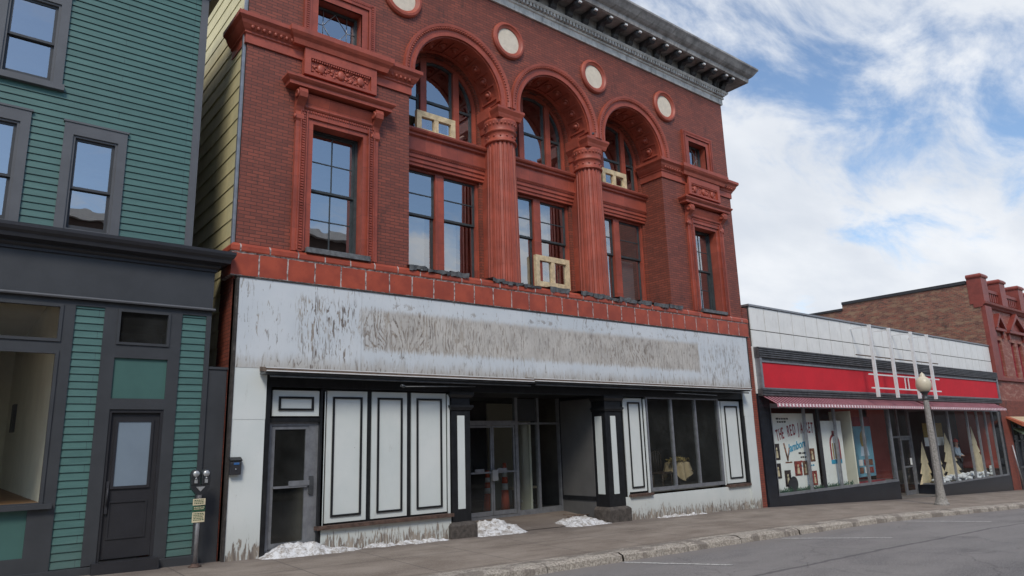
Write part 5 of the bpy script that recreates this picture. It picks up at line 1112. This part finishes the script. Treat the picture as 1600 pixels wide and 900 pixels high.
# interior
m = MB(); m.box(20.3, 41.0, 0.06, 4.2, -0.27, 2.8)
for fc in list(m.bm.faces):
    c_ = fc.calc_center_median()
    if c_.y < 0.1 or c_.z < -0.2: m.bm.faces.remove(fc)
m.build('room_walls', 'interior_r', store)
m = MB(); m.quad((20.3, 0.05, -0.27), (28.9, 0.05, -0.27), (31.0, 1.05, -0.27), (31.0, 4.2, -0.27)); m.quad((20.3, 0.05, -0.27), (31.0, 4.2, -0.27), (20.3, 4.2, -0.27), (20.3, 2.0, -0.27)); m.quad((33.1, 0.05, -0.62), (41, 0.05, -0.62), (41, 4.2, -0.62), (33.1, 4.2, -0.62)); m.quad((28.9, 0, -0.99), (33.1, 0, -0.99), (33.1, 4.2, -0.99), (28.9, 4.2, -0.99)); m.build('display_floor', 'interior', store)
MB().box(33.12, 40.9, 1.9, 1.95, -0.6, 2.7).build('window_backing', 'trim', store)
MB().box(20.35, 20.45, 0.1, 3.0, -0.25, 2.8).build('side_board', 'interior_w', store)
MB().box(26.05, 26.13, 0.12, 0.9, -0.27, 2.4).build('cream_post', 'interior_w', store)
# awning: corrugated metal in two runs
def awn(x0, x1):
    m = MB(); n = int((x1 - x0) / 0.2); y0, z0, y1, z1 = -0.10, 2.86, -0.62, 2.56
    for i in range(n):
        a = x0 + (x1 - x0) * i / n; w = (x1 - x0) / n
        m.quad((a, y0, z0), (a + w * .5, y0, z0), (a + w * .5, y1, z1), (a, y1, z1)); m.quad((a + w * .5, y0, z0), (a + w * .55, y0, z0 - 0.05), (a + w * .55, y1, z1 - 0.05), (a + w * .5, y1, z1))
        m.quad((a, y1, z1), (a + w * .5, y1, z1), (a + w * .5, y1 - 0.012, z1 - 0.10), (a + w * .25, y1 - 0.012, z1 - 0.125), (a, y1 - 0.012, z1 - 0.10))
    o = m.build('awning', 'pinkwhite', store); m = MB()
    for i in range(n):
        a = x0 + (x1 - x0) * i / n; w = (x1 - x0) / n
        m.quad((a + w * .55, y0, z0 - .03), (a + w, y0, z0 - .03), (a + w, y1, z1 - .03), (a + w * .55, y1, z1 - .03)); m.quad((a + w * .5, y1 + .005, z1), (a + w, y1 + .005, z1), (a + w, y1 - .006, z1 - .09), (a + w * .5, y1 - .006, z1 - .09))
    m.build('pale_stripes', 'palepink', o)
awn(20.05, 31.15); awn(31.4, 40.2)
# white sign frame standing in front of the fascia
sf = thing('sign_scaffold', 'white painted metal sign frame of four posts and bars in front of the red fascia', 'sign frame', (29.4, -0.75, 2.85))
for xx in (26.65, 28.25, 30.2, 31.75): MB().box(xx - 0.05, xx + 0.05, -0.80, -0.70, 2.86, 5.52).build('post', 'white', sf)
MB().box(26.3, 32.55, -0.69, -0.65, 3.66, 3.71).build('bar', 'white', sf); MB().box(26.4, 32.6, -0.69, -0.65, 3.17, 3.22).build('bar', 'white', sf); MB().box(25.5, 32.7, -0.69, -0.66, 4.33, 4.37).build('bar', 'stick', sf)
for xx in (29.25, 29.55, 30.55): MB().box(xx, xx + 0.04, -0.68, -0.65, 3.22, 3.66).build('short_bar', 'white', sf)
for xx in (26.65, 28.25, 30.2, 31.75): MB().box(xx - 0.02, xx + 0.02, -0.72, -0.02, 5.44, 5.48).build('stay', 'white', sf)

# posters and displays in the left shop window
YB = 0.14
p = thing('show_poster', 'big white jamboree poster with red lettering behind the leftmost shop glass', 'poster', (22.0, YB, -0.16))
MB().box(20.62, 23.5, YB, YB + 0.012, -0.14, 2.30).build('sheet', 'paper', p)
Y_ = YB - 0.004
word = 'THE RED JACKET'; xx = 21.15
for i, ch in enumerate(word):
    u = i / (len(word) - 1); text('lettering', ch, 0.50, 21.10 + u * 2.15, Y_, 1.32 + 0.34 * math.sin(PI * (0.10 + 0.45 * u)), 'txt_red', p, rot=R(-10 + 12 * u), sx=0.46, ext=0.002) if ch != ' ' else None
text('lettering', 'Jamboree', 0.36, 21.70, Y_, 1.05, 'txt_blue', p, rot=R(-9), sx=0.95, shear=0.3)
def scribble(name, par, x0, x1, z, h, mat, y, seed):
    rg = random.Random(seed); m = MB(); x = x0
    while x < x1: w = rg.uniform(0.05, 0.16); m.box(x, min(x + w, x1 + 0.02), y - 0.002, y + 0.002, z, z + h * rg.uniform(0.7, 1)); x += w + 0.035
    m.build(name, mat, par)
for i, (a, b_, z, mt) in enumerate(((21.15, 21.9, 2.10, 'ink'), (21.2, 21.7, 2.0, 'ink'), (22.3, 23.3, 0.98, 'ink'), (22.4, 23.2, 0.85, 'ink'), (22.0, 23.3, 0.71, 'txt_red'), (22.15, 23.2, 0.57, 'txt_blue'))): scribble('small_print', p, a, b_, z, 0.06, mt, Y_, i)
m = MB(); m.tube((21.6, Y_, 0.8), (21.45, Y_, 1.35), 0.03); m.tube((21.6, Y_, 0.8), (21.75, Y_, 1.2), 0.02); m.box(21.45, 21.85, Y_ - .003, Y_, 0.72, 0.76); m.build('guitar_drawing', 'photo_brown', p)
for i, (a, z, w, h, mt) in enumerate(((20.83, 0.84, 0.34, 0.50, 'photo_dark'), (20.80, 0.27, 0.34, 0.46, 'photo_dark'), (21.32, -0.02 + 0.02, 0.36, 0.50, 'photo_dark'), (21.95, 0.30, 0.44, 0.46, 'photo_red'), (22.48, 0.30, 0.32, 0.44, 'photo_brown'), (22.98, 0.72, 0.32, 0.42, 'photo_brown'), (22.98, -0.10 + 0.05, 0.32, 0.46, 'photo_red'))):
    q = MB().box(a, a + w, Y_ - 0.008, Y_ - 0.003, z, z + h).build('stage_photo', mt, p)
    MB().ball((a + w * 0.5, Y_ - 0.009, z + h * 0.66), 0.05, 1, 0.05, 1.2, 1).prism_y([(a + w * .3, z + .06), (a + w * .7, z + .06), (a + w * .62, z + h * .55), (a + w * .38, z + h * .55)], Y_ - 0.011, Y_ - 0.008).build('figure_print', 'cardboard' if i % 2 else 'signcream', q)
t = thing('sign_paddle', 'black round sign on a thin stem standing against the white poster', 'paddle sign', (21.6, 0.06, -0.2))
MB().lathe([(0.23, 0), (0.23, 0.012)], (21.72, 0.08, 0.02 + 0.05), (0, -1, 0), 28, smooth=False).lathe([(0.13, 0), (0.13, 0.014)], (21.52, 0.085, 0.08), (0, -1, 0), 20, smooth=False).build('disc', 'ink', t); MB().tube((21.66, 0.085, -0.24), (21.66, 0.085, 0.0), 0.012).build('stem', 'ink', t)
m = MB(); rg = random.Random(3)
for i in range(320):
    xx = rg.uniform(20.7, 25.6); c_ = Vector((xx, 0.07 + rg.uniform(-0.03, 0.03), -0.16 + abs(rg.gauss(0, 0.05)))); a = Vector((rg.uniform(-1, 1), rg.uniform(-.3, .3), rg.uniform(-1, 1))).normalized() * 0.07; b_ = Vector((-a.z, 0, a.x)) * 0.25
    m.quad(c_ - a, c_ + b_, c_ + a, c_ - b_)
tag(m.build('garland', 'signgreen', loc=(23, 0.07, -0.24)), 'dark green garland along the bottom of the poster window', 'garland')
p = thing('house_poster', 'narrow white poster with a red and gold house emblem in the second shop pane', 'poster', (24.6, YB, -0.16))
MB().box(23.85, 25.35, YB, YB + 0.012, -0.14, 2.05).build('sheet', 'paper', p)
m = MB().arc(24.75, 1.25, [(0.36, Y_), (0.36, Y_ - .004), (0.27, Y_ - .004), (0.27, Y_)], 0, PI, 20); m.box(24.39, 24.48, Y_ - .004, Y_, 0.72, 1.25); m.box(25.02, 25.11, Y_ - .004, Y_, 0.72, 1.25); m.box(24.62, 24.88, Y_ - .004, Y_, 1.55, 1.70); m.build('emblem_arch', 'txt_red', p)
m = MB()
for a in (24.55, 24.72, 24.89): m.box(a, a + 0.07, Y_ - .004, Y_, 0.74, 1.28)
m.build('emblem_bars', 'leafdry', p); MB().box(24.38, 25.12, Y_ - .005, Y_, 0.58, 0.72).build('emblem_ribbon', 'txt_blue', p)
p = thing('blue_poster', 'tall blue poster with a tan portrait shape and red header in the third shop pane', 'poster', (27.3, 0.5, -0.2))
MB().box(26.95, 28.35, 0.5, 0.515, 0.0, 2.05).build('sheet', 'skyblue', p)
MB().box(26.95, 28.35, 0.492, 0.499, 1.85, 2.2).build('red_header', 'txt_red', p)
m = MB().ball((27.65, 0.497, 1.35), 0.26, 1, 0.01, 1.3, 3); m.build('portrait_print', 'leafdry', p); MB().prism_y([(27.3, 0.75), (28.0, 0.75), (27.9, 1.1), (27.4, 1.1)], 0.49, 0.498).build('portrait_print', 'shirt', p)
for i in range(3):
    for j in range(2): MB().box(27.08 + i * 0.4, 27.38 + i * 0.4, 0.49, 0.498, 0.12 + j * 0.28, 0.34 + j * 0.28).build('small_photo', ('photo_brown', 'white', 'photo_red')[(i + j) % 3], p)
MB().box(26.2, 28.6, 0.3, 0.45, -0.27, -0.15).build('red_step', 'txt_red', store)
MB().box(28.4, 30.95, 2.0, 2.06, -0.27, 2.75).build('red_partition', 'interior_r', store); MB().box(30.97, 33.05, 1.75, 1.80, -1.0, 2.75).build('red_partition', 'interior_r', store)
MB().frame(29.3, 30.3, -0.2, 1.8, 1.96, 1.995, 0.07).build('white_door_frame', 'white', store)
t = thing('display_bench', 'wooden display bench seen through the fourth shop pane beside the door', 'bench', (29.2, 1.6, -0.27))
MB().box(28.6, 30.6, 1.5, 1.9, 0.35, 0.45).build('seat', 'floorwood', t)
for a in (28.7, 30.5): MB().box(a - .04, a + .04, 1.52, 1.88, -0.27, 0.35).build('leg', 'wood_dark', t)
MB().box(28.6, 30.6, 1.86, 1.9, 0.45, 0.6).build('backrest', 'floorwood', t)

# plywood trees in the right window
def flat_tree(x, y, w, h, z0, lab, mat='cardboard', lean=0.0, tiers=5):
    pts = []; 
    for s_ in (1, -1):
        side = []
        for i in range(tiers):
            a = i / tiers; b_ = (i + 1) / tiers
            side.append((s_ * w * (1 - a) * 0.5, a * h)); side.append((s_ * w * (1 - a) * 0.5 * 0.5, (a + (b_ - a) * 0.92) * h)) if i < tiers - 1 else None
        pts += side if s_ > 0 else [(0, h)] + side[::-1]
    m = MB().prism_y([(x + px + lean * pz, z0 + pz) for px, pz in pts], y, y + 0.018)
    o = m.build('plywood_tree', mat, loc=(x, y, z0)); tag(o, lab, 'cutout tree', 'flat plywood trees in the right shop window')
flat_tree(33.5, 0.75, 1.5, 1.75, -0.6, 'plywood tree cutout nearest the shop door', tiers=4)
flat_tree(34.4, 0.55, 1.6, 1.9, -0.6, 'plywood tree cutout just behind the lamp post', lean=-0.1)
flat_tree(36.4, 0.70, 2.4, 2.1, -0.6, 'widest plywood tree cutout with sawtooth edges left of the red hat', lean=-0.22)
flat_tree(38.9, 0.45, 1.9, 2.35, -0.6, 'tall slim plywood tree cutout right of the red hat', lean=-0.18, tiers=6)
flat_tree(40.3, 0.8, 1.1, 1.0, -0.6, 'smallest plywood tree cutout at the far end of the window')
m = MB(); rg = random.Random(12)
for i in range(150): m.ball((rg.uniform(33.6, 39.2), rg.uniform(0.12, 0.7), -0.56 + rg.uniform(0, 0.2)), rg.uniform(0.07, 0.17), 1.3, 0.9, 0.6, 1)
tag(m.build('cotton_snow', 'cotton', loc=(36.4, 0.4, -0.6)), 'white cotton snow spread on the floor of the right shop window', 'cotton snow')
p = thing('snow_banner', 'tan and white poster hanging behind the lamp post in the right shop window', 'poster', (34.9, 0.9, 1.0)); MB().box(34.2, 36.3, 0.9, 0.915, 1.32, 1.95).build('upper_sheet', 'leafdry', p); MB().box(34.2, 36.3, 0.895, 0.91, 0.95, 1.32).build('lower_sheet', 'paper', p)
for (a, w, z, h, lab) in ((33.0 + .25, 0.42, -0.55, 0.5, 'white card notice leaning inside the glass beside the lamp post'), (39.25, 0.35, -0.5, 0.42, 'rounded white card standing below the tall slim plywood tree')):
    q = thing('notice_card', lab, 'notice', (a, 0.2, z), 'white cards at the right shop window'); MB().box(a, a + w, 0.2, 0.215, z, z + h).build('card', 'paper', q); scribble('print', q, a + .05, a + w - .08, z + h * .55, 0.05, 'ink', 0.198, 3); scribble('print', q, a + .05, a + w - .08, z + h * .3, 0.05, 'ink', 0.198, 4)

# figure with red hat inside the window
def skin_mesh(name, verts, edges, rad, mat, parent, sub=2, root=0):
    me = bpy.data.meshes.new(name); off = Vector(parent.location) if parent.parent is None else Vector(parent.parent.location)
    me.from_pydata([Vector(v) - off for v in verts], edges, []); o = bpy.data.objects.new(name, me); C.objects.link(o); o.parent = parent
    sk = o.modifiers.new('skin', 'SKIN'); lay = me.skin_vertices[0].data if me.skin_vertices else None
    if lay is None:
        bm = bmesh.new(); bm.from_mesh(me); bm.verts.layers.skin.verify(); bm.to_mesh(me); bm.free(); lay = me.skin_vertices[0].data
    for i, r in enumerate(rad): lay[i].radius = r if isinstance(r, tuple) else (r, r); lay[i].use_root = (i == root)
    ss_ = o.modifiers.new('sub', 'SUBSURF'); ss_.levels = sub; ss_.render_levels = sub; me.materials.append(M[mat]); return o
fx, fy, fz = 37.75, 0.95, -0.62
pr = thing('person', 'figure in a red knit hat and pale blue top standing in the right shop window', 'person', (fx, fy, fz))
V_ = [(fx, fy, fz + .92), (fx, fy, fz + 1.12), (fx, fy, fz + 1.36), (fx, fy, fz + 1.48), (fx, fy - .01, fz + 1.58), (fx, fy - .01, fz + 1.70), (fx - .17, fy, fz + 1.40), (fx - .25, fy - .02, fz + 1.14), (fx - .12, fy - .2, fz + 1.06), (fx - .05, fy - .24, fz + 1.07), (fx + .17, fy, fz + 1.40), (fx + .25, fy - .02, fz + 1.14), (fx + .12, fy - .2, fz + 1.04), (fx + .05, fy - .25, fz + 1.05), (fx - .09, fy, fz + .86), (fx - .1, fy - .01, fz + .48), (fx - .1, fy + .02, fz + .08), (fx - .11, fy - .12, fz + .04), (fx + .09, fy, fz + .86), (fx + .1, fy - .01, fz + .48), (fx + .1, fy + .02, fz + .08), (fx + .11, fy - .12, fz + .04)]
E_ = [(0, 1), (1, 2), (2, 3), (3, 4), (4, 5), (2, 6), (6, 7), (7, 8), (8, 9), (2, 10), (10, 11), (11, 12), (12, 13), (0, 14), (14, 15), (15, 16), (16, 17), (0, 18), (18, 19), (19, 20), (20, 21)]
skin_mesh('body', V_, E_, [(.15, .1), (.14, .1), (.15, .1), .055, .085, .085, .065, .05, .035, .035, .065, .05, .035, .035, .085, .065, .045, .04, .085, .065, .045, .04], 'skin', pr)
skin_mesh('jacket', [V_[i] for i in (0, 1, 2, 6, 7, 8, 10, 11, 12)], [(0, 1), (1, 2), (2, 3), (3, 4), (4, 5), (2, 6), (6, 7), (7, 8)], [(.165, .125), (.155, .12), (.165, .12), .08, .065, .05, .08, .065, .05], 'shirt', pr)
skin_mesh('trousers', [V_[0]] + [V_[i] for i in (14, 15, 16, 18, 19, 20)], [(0, 1), (1, 2), (2, 3), (0, 4), (4, 5), (5, 6)], [(.165, .125), .10, .082, .065, .10, .082, .065], 'trousers', pr)
MB().ball((fx, fy, fz + 1.74), 0.105, 1, 1, 0.75, 3).lathe([(0.112, 0), (0.118, 0.03), (0.108, 0.06)], (fx, fy, fz + 1.68), n=24).ball((fx, fy, fz + 1.84), 0.03, sub=2).build('hat', 'hat', pr)
MB().ball((fx - .03, fy - .095, fz + 1.645), 0.011).ball((fx + .03, fy - .095, fz + 1.645), 0.011).build('eyes', 'ink', pr); MB().ball((fx, fy - .105, fz + 1.615), 0.016, 0.8, 1, 1.3).build('nose', 'skin', pr)

# ------------------------------------------------------------------ street lamp
lx, ly = 26.78, -2.27; lz = gz(lx, ly)
lp = thing('street_lamp', 'fluted concrete street lamp with a cream acorn globe at the kerb', 'street lamp', (lx, ly, lz))
MB().lathe([(0.23, 0), (0.23, 0.05), (0.20, 0.09), (0.155, 0.22), (0.14, 0.42), (0.128, 0.55)], (lx, ly, lz), n=16, smooth=False).build('base', 'lampconc', lp)
MB().lathe([(0.126, 0.5), (0.115, 1.4), (0.10, 2.6), (0.085, 3.52), (0.09, 3.55)], (lx, ly, lz), n=64, mod=lambda a: 1 - 0.07 * max(0, math.sin(8 * a)), smooth=False).build('shaft', 'lampconc', lp)
MB().lathe([(0.09, 3.50), (0.12, 3.54), (0.07, 3.60), (0.075, 3.68), (0.11, 3.74), (0.15, 3.78), (0.15, 3.80)], (lx, ly, lz), n=24).build('collar', 'darkmetal', lp)
MB().lathe([(0.13, 3.78), (0.20, 3.84), (0.245, 3.95), (0.25, 4.05), (0.235, 4.15), (0.19, 4.24), (0.11, 4.30), (0.085, 4.32), (0.085, 4.36), (0.06, 4.40), (0.03, 4.44), (0.001, 4.47)], (lx, ly, lz), n=32).build('globe', 'lampglass', lp)

# ------------------------------------------------------------------ far red brick building
fb = thing('far_brick_building', 'old red brick building with battlemented roofline and pointed window heads beyond the white panelled shop', 'building', (50, 0, gz(50)))
FX0 = 41.2; FX1 = 58.0
wh = []
def win_holes():
    L = []
    for a, b_ in ((42.6, 43.35), (44.75, 45.45), (45.85, 46.55), (48.2, 48.9), (49.3, 50.0), (51.6, 52.3)): L.append(rect(a, b_, 4.25, 6.15))
    return L
MB().poly_holes(rect(FX0, FX1, -3, 7.85), win_holes(), 0.0, 0.3).build('front_wall', 'farfront', fb)
def ysplit(zb, zt, y0, y1): return [(y0, zb), (y1, zb), (y1, zt), (y0, zt)]
m = MB(); m.quad((FX0, 0.0, -3), (FX0, 7.1, -3), (FX0, 7.1, 9.1), (FX0, 0.0, 9.0)); m.quad((FX0, 7.1, -3), (FX0, 18, -3), (FX0, 18, 8.7), (FX0, 7.1, 8.75)); m.quad((FX0, 18, -3), (FX1, 18, -3), (FX1, 18, 8.7), (FX0, 18, 8.7)); m.quad((FX1, 0, -3), (FX1, 18, -3), (FX1, 18, 8.7), (FX1, 0, 8.7)); m.build('side_wall', 'farbrick', fb)
m = MB(); m.box(FX0 - 0.06, FX0 + 0.3, 0.5, 7.1, 9.06, 9.22); m.box(FX0 - 0.06, FX0 + 0.3, 7.1, 18, 8.73, 8.86); m.build('coping', 'ink', fb)
m = MB(); m.quad((FX0, 0, 8.2), (FX1, 0, 8.2), (FX1, 18, 8.6), (FX0, 18, 8.6)); m.build('roof', 'roof', fb)
m = MB(); m.prism_x([(0, 7.75), (-0.10, 7.78), (-0.14, 7.86), (-0.26, 7.92), (-0.28, 8.02), (0.3, 8.03), (0.3, 7.75)], FX0 - 0.05, FX1)
m.box(FX0, FX1, -0.02, 0.3, 8.03, 8.18); m.box(FX0, FX1, -0.10, 0.3, 8.62, 8.78)
x = FX0 + 0.2
while x < FX1: m.box(x, x + 0.14, -0.06, 0.2, 8.18, 8.62); x += 0.32
m.build('balustrade', 'farred', fb)
for i, x in enumerate((41.2, 43.9, 46.9, 49.9, 52.9)):
    m = MB(); m.box(x - 0.02, x + 0.80, -0.22, 0.45, 7.95, 9.30); m.wrap([(0, 9.30), (0.05, 9.30), (0.07, 9.36), (0.07, 9.42), (0.0, 9.50)], x - 0.02, x + 0.80, -0.22, 0.45); m.build('merlon', 'farred', fb)
MB().box(41.2, 42.1, -0.2, 0.0, 4.0, 7.8).build('corner_pilaster', 'farred', fb)
def gable(xc, w, zb, zt):
    m = MB()
    m.prism_y([(xc - w / 2, zb), (xc - w / 2 + 0.18, zb), (xc, zt - 0.24), (xc + w / 2 - 0.18, zb), (xc + w / 2, zb), (xc, zt)], -0.26, 0.0); m.prism_y([(xc - w / 2 + 0.18, zb + .02), (xc, zt - 0.24), (xc + w / 2 - 0.18, zb + .02)], -0.06, 0.0); m.box(xc - w / 2, xc + w / 2, -0.22, 0.0, zb - 0.14, zb); m.box(xc - w / 2 + .1, xc - w / 2 + .25, -0.12, 0, zb - .5, zb - .14); m.box(xc + w / 2 - .25, xc + w / 2 - .1, -0.12, 0, zb - .5, zb - .14)
    m.build('window_gable', 'farred', fb)
gable(42.98, 1.5, 6.75, 7.55); gable(45.65, 2.7, 6.75, 7.75); gable(49.1, 2.7, 6.75, 7.75)
for a, b_ in ((42.6, 43.35), (44.75, 45.45), (45.85, 46.55), (48.2, 48.9), (49.3, 50.0), (51.6, 52.3)):
    w = MB().frame(a, b_, 4.25, 6.15, 0.12, 0.2, 0.08).box(a + .08, b_ - .08, 0.13, 0.18, 5.15, 5.22).build('tall_window', 'txt_red', fb); MB().quad((a, 0.17, 4.25), (b_, 0.17, 4.25), (b_, 0.17, 6.15), (a, 0.17, 6.15)).build('pane', 'glass', w)
    MB().box(a - .1, b_ + .1, 0.35, 0.4, 4.1, 6.2).build('blackout', 'ink', w)
MB().box(FX0, FX1, -0.10, 0.0, 4.02, 4.16).build('sill_course', 'farred', fb)
MB().box(FX0 + 0.02, FX1, -0.05, 0.0, 2.2, 3.0).build('lower_brick', 'brick', fb)
m = MB(); m.box(42.3, FX1, -0.04, 0.05, -2.6, 2.1); m.build('shopfront', 'vitro', fb)
f = MB()
for xx in (42.4, 43.3, 44.2, 45.1, 46.0): f.box(xx, xx + 0.08, -0.09, -0.03, -1.4, 1.9)
f.box(42.4, 46.1, -0.09, -0.03, -0.35, -0.25); f.box(42.4, 46.1, -0.09, -0.03, 0.95, 1.02); f.build('shopfront_bars', 'darkmetal', fb)
MB().box(FX0, 42.3, -0.06, 0.0, -2.6, 2.2).build('brick_pier', 'pierbrick', fb)
MB().tube((42.0, -0.25, gz(42)), (41.75, -0.14, 0.8), 0.035).build('down_pipe', 'galv', fb)
aw = thing('orange_awning', 'orange and cream fabric awning on the far red brick building', 'awning', (44.5, -0.1, 1.8))
MB().prism_x([(-0.06, 2.20), (-0.70, 1.88), (-0.72, 1.70), (-0.70, 1.70), (-0.06, 2.12)], 41.8, 42.35).build('orange_end', 'orangecloth', aw); MB().prism_x([(-0.06, 2.20), (-0.70, 1.88), (-0.70, 1.86), (-0.06, 2.12)], 42.35, 48).build('cream_top', 'creamcloth', aw); MB().box(42.35, 48, -0.72, -0.70, 1.66, 1.87).build('orange_valance', 'orangecloth', aw)
aw = thing('green_awning', 'pale green awning edge below the orange awning', 'awning', (45, -0.1, 1.3)); MB().prism_x([(-0.06, 1.62), (-0.52, 1.38), (-0.53, 1.26), (-0.51, 1.26), (-0.06, 1.56)], 42.6, 48).build('canopy', 'greencloth', aw); MB().tube((42.6, -0.5, 1.3), (42.6, -0.06, 1.3), 0.015).build('arm', 'darkmetal', aw)

# ------------------------------------------------------------------ buildings across the street, seen in the window reflections
def across(x0, x1, h, lab, arch=False):
    b = thing('street_block', lab, 'building', ((x0 + x1) / 2, -20.2, gz((x0 + x1) / 2)))
    hs = []
    n = max(2, int((x1 - x0) / 2.6)); w = (x1 - x0) / n
    for k_ in range(n):
        for z in (4.6, 8.4):
            if z + 2.2 < h - 0.8: hs.append((x0 + w * (k_ + 0.3), x0 + w * (k_ + 0.7), z, z + 2.1))
    m = MB().poly_holes(rect(x0, x1, -2, h), [rect(*q) for q in hs], -20.2, -0.3); m.quad((x0, -20.2, -2), (x0, -32, -2), (x0, -32, h), (x0, -20.2, h)); m.quad((x1, -20.2, -2), (x1, -32, -2), (x1, -32, h), (x1, -20.2, h)); m.quad((x0, -20.2, h - .3), (x1, -20.2, h - .3), (x1, -32, h - .3), (x0, -32, h - .3)); m.quad((x0, -32, -2), (x1, -32, -2), (x1, -32, h), (x0, -32, h)); m.build('wall', 'oppbrick', b)
    for q in hs: ww = MB().frame(*q, -20.5, -20.4, 0.08).build('window', 'white', b); MB().quad((q[0], -20.45, q[2]), (q[1], -20.45, q[2]), (q[1], -20.45, q[3]), (q[0], -20.45, q[3])).build('pane', 'vitro', ww)
    MB().box(x0 - .1, x1 + .1, -20.2, -19.8, h - 0.35, h).build('cornice', 'white', b)
    if arch: c = (x0 + x1) / 2; m = MB().arc(c, h - 2.2, [((x1 - x0) * .42, -20.3), ((x1 - x0) * .42, -19.9), ((x1 - x0) * .42 + .3, -19.9), ((x1 - x0) * .42 + .3, -20.3)], R(35), R(145), 24); m.build('curved_pediment', 'white', b); m = MB(); pts = [(c + (x1 - x0) * .42 * math.cos(R(35 + 110 * i / 20)), h - 2.2 + (x1 - x0) * .42 * math.sin(R(35 + 110 * i / 20))) for i in range(21)]; m.prism_y(pts, -20.28, -20.0); m.build('gable_wall', 'oppbrick', b)
    MB().box(x0 + .3, x1 - .3, -20.25, -20.1, -1, 3.4).build('shopfront', 'vitro', b)
across(-9, 1.5, 10.5, 'brown brick block across the street, reflected low in the shop window of the green building')
across(1.6, 6.2, 11.6, 'narrow brown brick block with a curved white pediment, reflected in the green building windows', True)
across(6.3, 17.5, 12.6, 'wide brown brick block across the street, reflected in the left window of the brick building')
across(17.6, 33, 9.5, 'low brown brick block across the street, reflected in the display window')
across(33.1, 150, 9.0, 'long low brick block across the street, reflected in the far shop glass')
